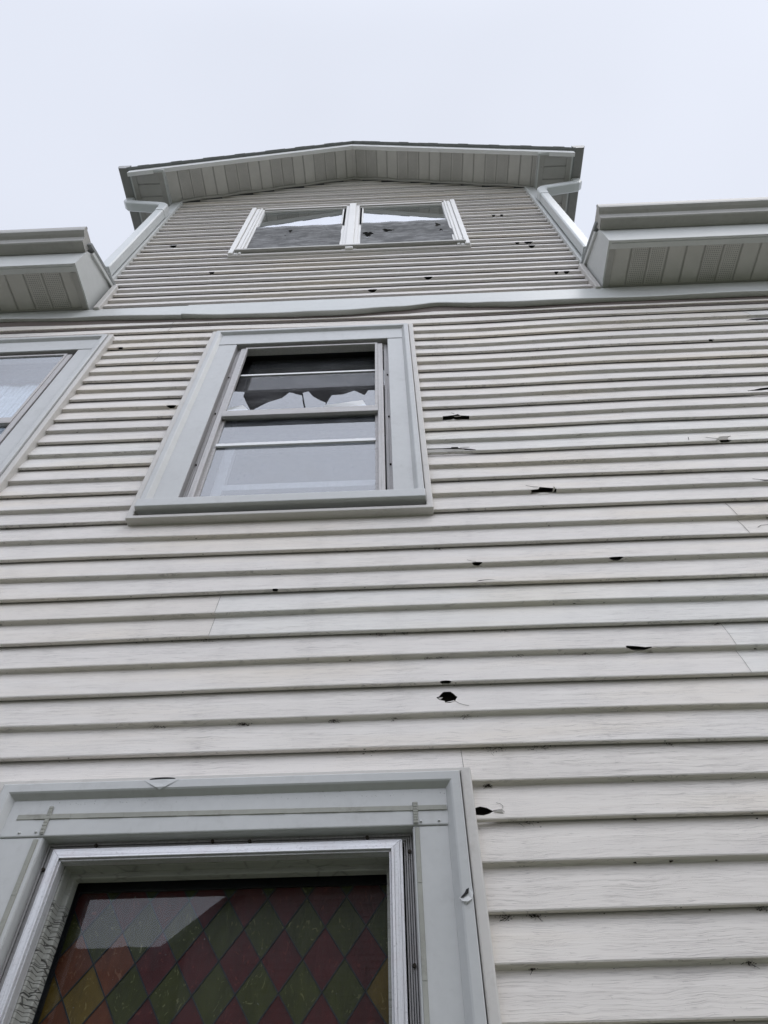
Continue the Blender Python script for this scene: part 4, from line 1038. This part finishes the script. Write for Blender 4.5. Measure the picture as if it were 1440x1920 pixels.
# grime along the head of the leaded window
for _ in range(120): speck(rr.uniform(-8.3, 0), 0.36, 7.45+rr.gauss(0, 0.02), rr.uniform(0.006, 0.02))
for _ in range(160): speck(rr.uniform(-9.2, 1.0), -0.16, 8.28+abs(rr.gauss(0, 0.06)), rr.uniform(0.005, 0.016))
dm.build("dirt", m_dirt, house, kind='stuff', fix=False)

# dent and puncture in the casing beside the leaded window
m = MB()
m.add([(1.10, -0.327, 5.88), (1.16, -0.350, 5.80), (1.28, -0.372, 5.78), (1.38, -0.350, 5.84), (1.42, -0.327, 5.96), (1.40, -0.327, 6.18), (1.33, -0.336, 6.05), (1.22, -0.327, 5.90), (1.30, -0.334, 5.90), (1.24, -0.327, 5.72)],
      [(0, 1, 7), (1, 2, 8, 7), (2, 3, 8), (3, 4, 6, 8), (4, 5, 6), (8, 6, 7), (0, 9, 1), (1, 9, 2), (2, 9, 3)])
m.build("dent", m_trim, house)
m = MB(); m.poly([(1.13, 5.87), (1.21, 5.885), (1.31, 5.96), (1.335, 6.06), (1.27, 6.03), (1.23, 5.96)], -0.352, -0.340); m.build("puncture", m_dark, house)

m = MB(); n = 20
P = [(-6.08+0.33*math.cos(6.283*i/n), -0.240, 8.87+0.045*math.sin(6.283*i/n)) for i in range(n)]; P += [(x, y+0.05, z) for x, y, z in P]
m.add(P, [tuple(range(n))]+[(i, (i+1) % n, n+(i+1) % n, n+i) for i in range(n)]); m.build("puncture", m_dark, house)
m = MB()
m.add([(-6.52, -0.327, 8.80), (-6.30, -0.334, 8.74), (-6.05, -0.330, 8.70), (-5.85, -0.336, 8.75), (-5.60, -0.327, 8.81), (-6.16, -0.352, 8.60), (-5.92, -0.348, 8.61), (-6.05, -0.327, 8.54), (-6.05, -0.327, 8.815)],
      [(0, 1, 8), (1, 2, 8), (2, 3, 8), (3, 4, 8), (0, 5, 1), (1, 5, 2), (2, 5, 6), (2, 6, 3), (3, 6, 4), (5, 7, 6)]); m.build("dent", m_trim, house)

# ------------------------------------------------------------------ ground
def ground_mat():
    n = N("gravel_and_turf")
    k = n.mix(n.noise(60, 6, rough=0.8), (0.13, 0.125, 0.115), (0.28, 0.27, 0.25))
    k = n.mix(n.ramp(n.noise(0.35, 4), [(0.45, 0.0), (0.55, 1.0)]), k, (0.10, 0.13, 0.05))
    n.base(k); n.rough(0.95); n.bump(n.noise(80, 5), 0.8, 0.02); return n.m
gm = bpy.data.meshes.new("ground"); gm.from_pydata([(-400, -400, 0), (400, -400, 0), (400, 400, 0), (-400, 400, 0)], [], [(0, 1, 2, 3)])
go = bpy.data.objects.new("ground", gm); gm.materials.append(ground_mat()); C.objects.link(go); go['kind'] = 'structure'
fd = MB(); fd.box(XL+0.3, XR-0.3, 0.3, 89.9, -15.74, -15.2); fd.build("foundation", plain("concrete", (0.3, 0.29, 0.27), 0.9, 0.2), house)

# ------------------------------------------------------------------ neighbour's house behind the photographer (seen only as a reflection)
nb = empty("neighbour_house", label="neighbour's grey clapboard house across the side yard, mirrored in the leaded window", cat="house")
YN = -74.0
m = MB()
for i in range(58):
    z = -15.7+i*0.75*1.0
    if z > 60: break
    pass
NX0, NX1, NAP, NZE = -27.5, 46.0, 10.0, 31.0
def ntop(x): return NZE+0.82*(x-NX0) if x < NAP else NZE+0.82*(NX1-x)
z = -15.7
while z < ntop(NAP):
    xa = NX0 if z < NZE else NX0+(z-NZE)/0.82; xb = NX1 if z < NZE else NX1-(z-NZE)/0.82
    if xb > xa:
        m.extr([(0.0, z+0.7), (0.16, z), (0.0, z)], xa, xb, lambda a, u, v: (a, YN+u, v))
    z += 0.7
m.poly([(NX0, -15.7), (NX1, -15.7), (NX1, NZE), (NAP, ntop(NAP)), (NX0, NZE)], YN-0.5, YN)
m.build("wall", plain("grey_clapboard", (0.55, 0.53, 0.5), 0.7, 0.3, dirt=0.4), nb)
m = MB(); m.box(NX0+0.3, NX1-0.3, YN-80, YN-0.5, -15.7, NZE); m.build("side_wall", plain("grey_clapboard_side", (0.22, 0.21, 0.2), 0.7, 0.3), nb)
for xa, xb in ((NX0-3, NAP), (NAP, NX1+3)):
    m = MB(); za, zb_ = (NZE-0.82*3, ntop(NAP)) if xb == NAP else (ntop(NAP), NZE-0.82*3)
    P = [(x, y, z_+o) for o in (0.2, 0.9) for (x, z_) in ((xa, za), (xb, zb_)) for y in (YN+2.5, YN-82)]
    m.add(P, [(0, 1, 3, 2), (4, 6, 7, 5), (0, 2, 6, 4), (1, 5, 7, 3), (0, 4, 5, 1), (2, 3, 7, 6)])
    m.build("roof", m_roof, nb)
m = MB(); m.box(NX0-42, NX0-0.1, YN-40, YN-2, -15.7, 29.8); m.build("side_wing", plain("wing_wall", (0.2, 0.2, 0.19), 0.7, 0.3), nb)
m = MB(); m.extr([(YN-0.0, 29.8), (YN-0.0, 30.6), (YN-41, 31.5), (YN-41, 29.8)], NX0-43, NX0-0.15, lambda a, u, v: (a, u, v)); m.build("wing_roof", m_roof, nb)
m = MB(); pts_ = [(NX0-43+i*1.2, 30.4+0.35*math.sin(i*0.9)+0.3*math.sin(i*0.37)) for i in range(36)]; m.poly([(NX0-43, 28)]+pts_+[(NX0-1, 28)], YN+0.05, YN+0.9); m.build("parapet", m_roof, nb)
for wx in (-14, 8, 26):
    f = MB(); f.ring(wx-4, wx+4, 2, 16, 0.8, 0.8, 0.8, 0.8, YN+0.5, YN+0.1); fo = f.build("window", m_mull, nb)
    g = MB(); g.box(wx-3.2, wx+3.2, YN+0.18, YN+0.25, 2.8, 15.2); g.build("pane", m_dark, fo)

# keep the Empties at their things' base
for e, pos in ((house, Vector((-2*U, 45*U, 0))), (nb, Vector((8*U, (YN-40)*U, 0)))):
    e.location = pos
    for ch in e.children: ch.matrix_parent_inverse = Matrix.Translation(-pos)
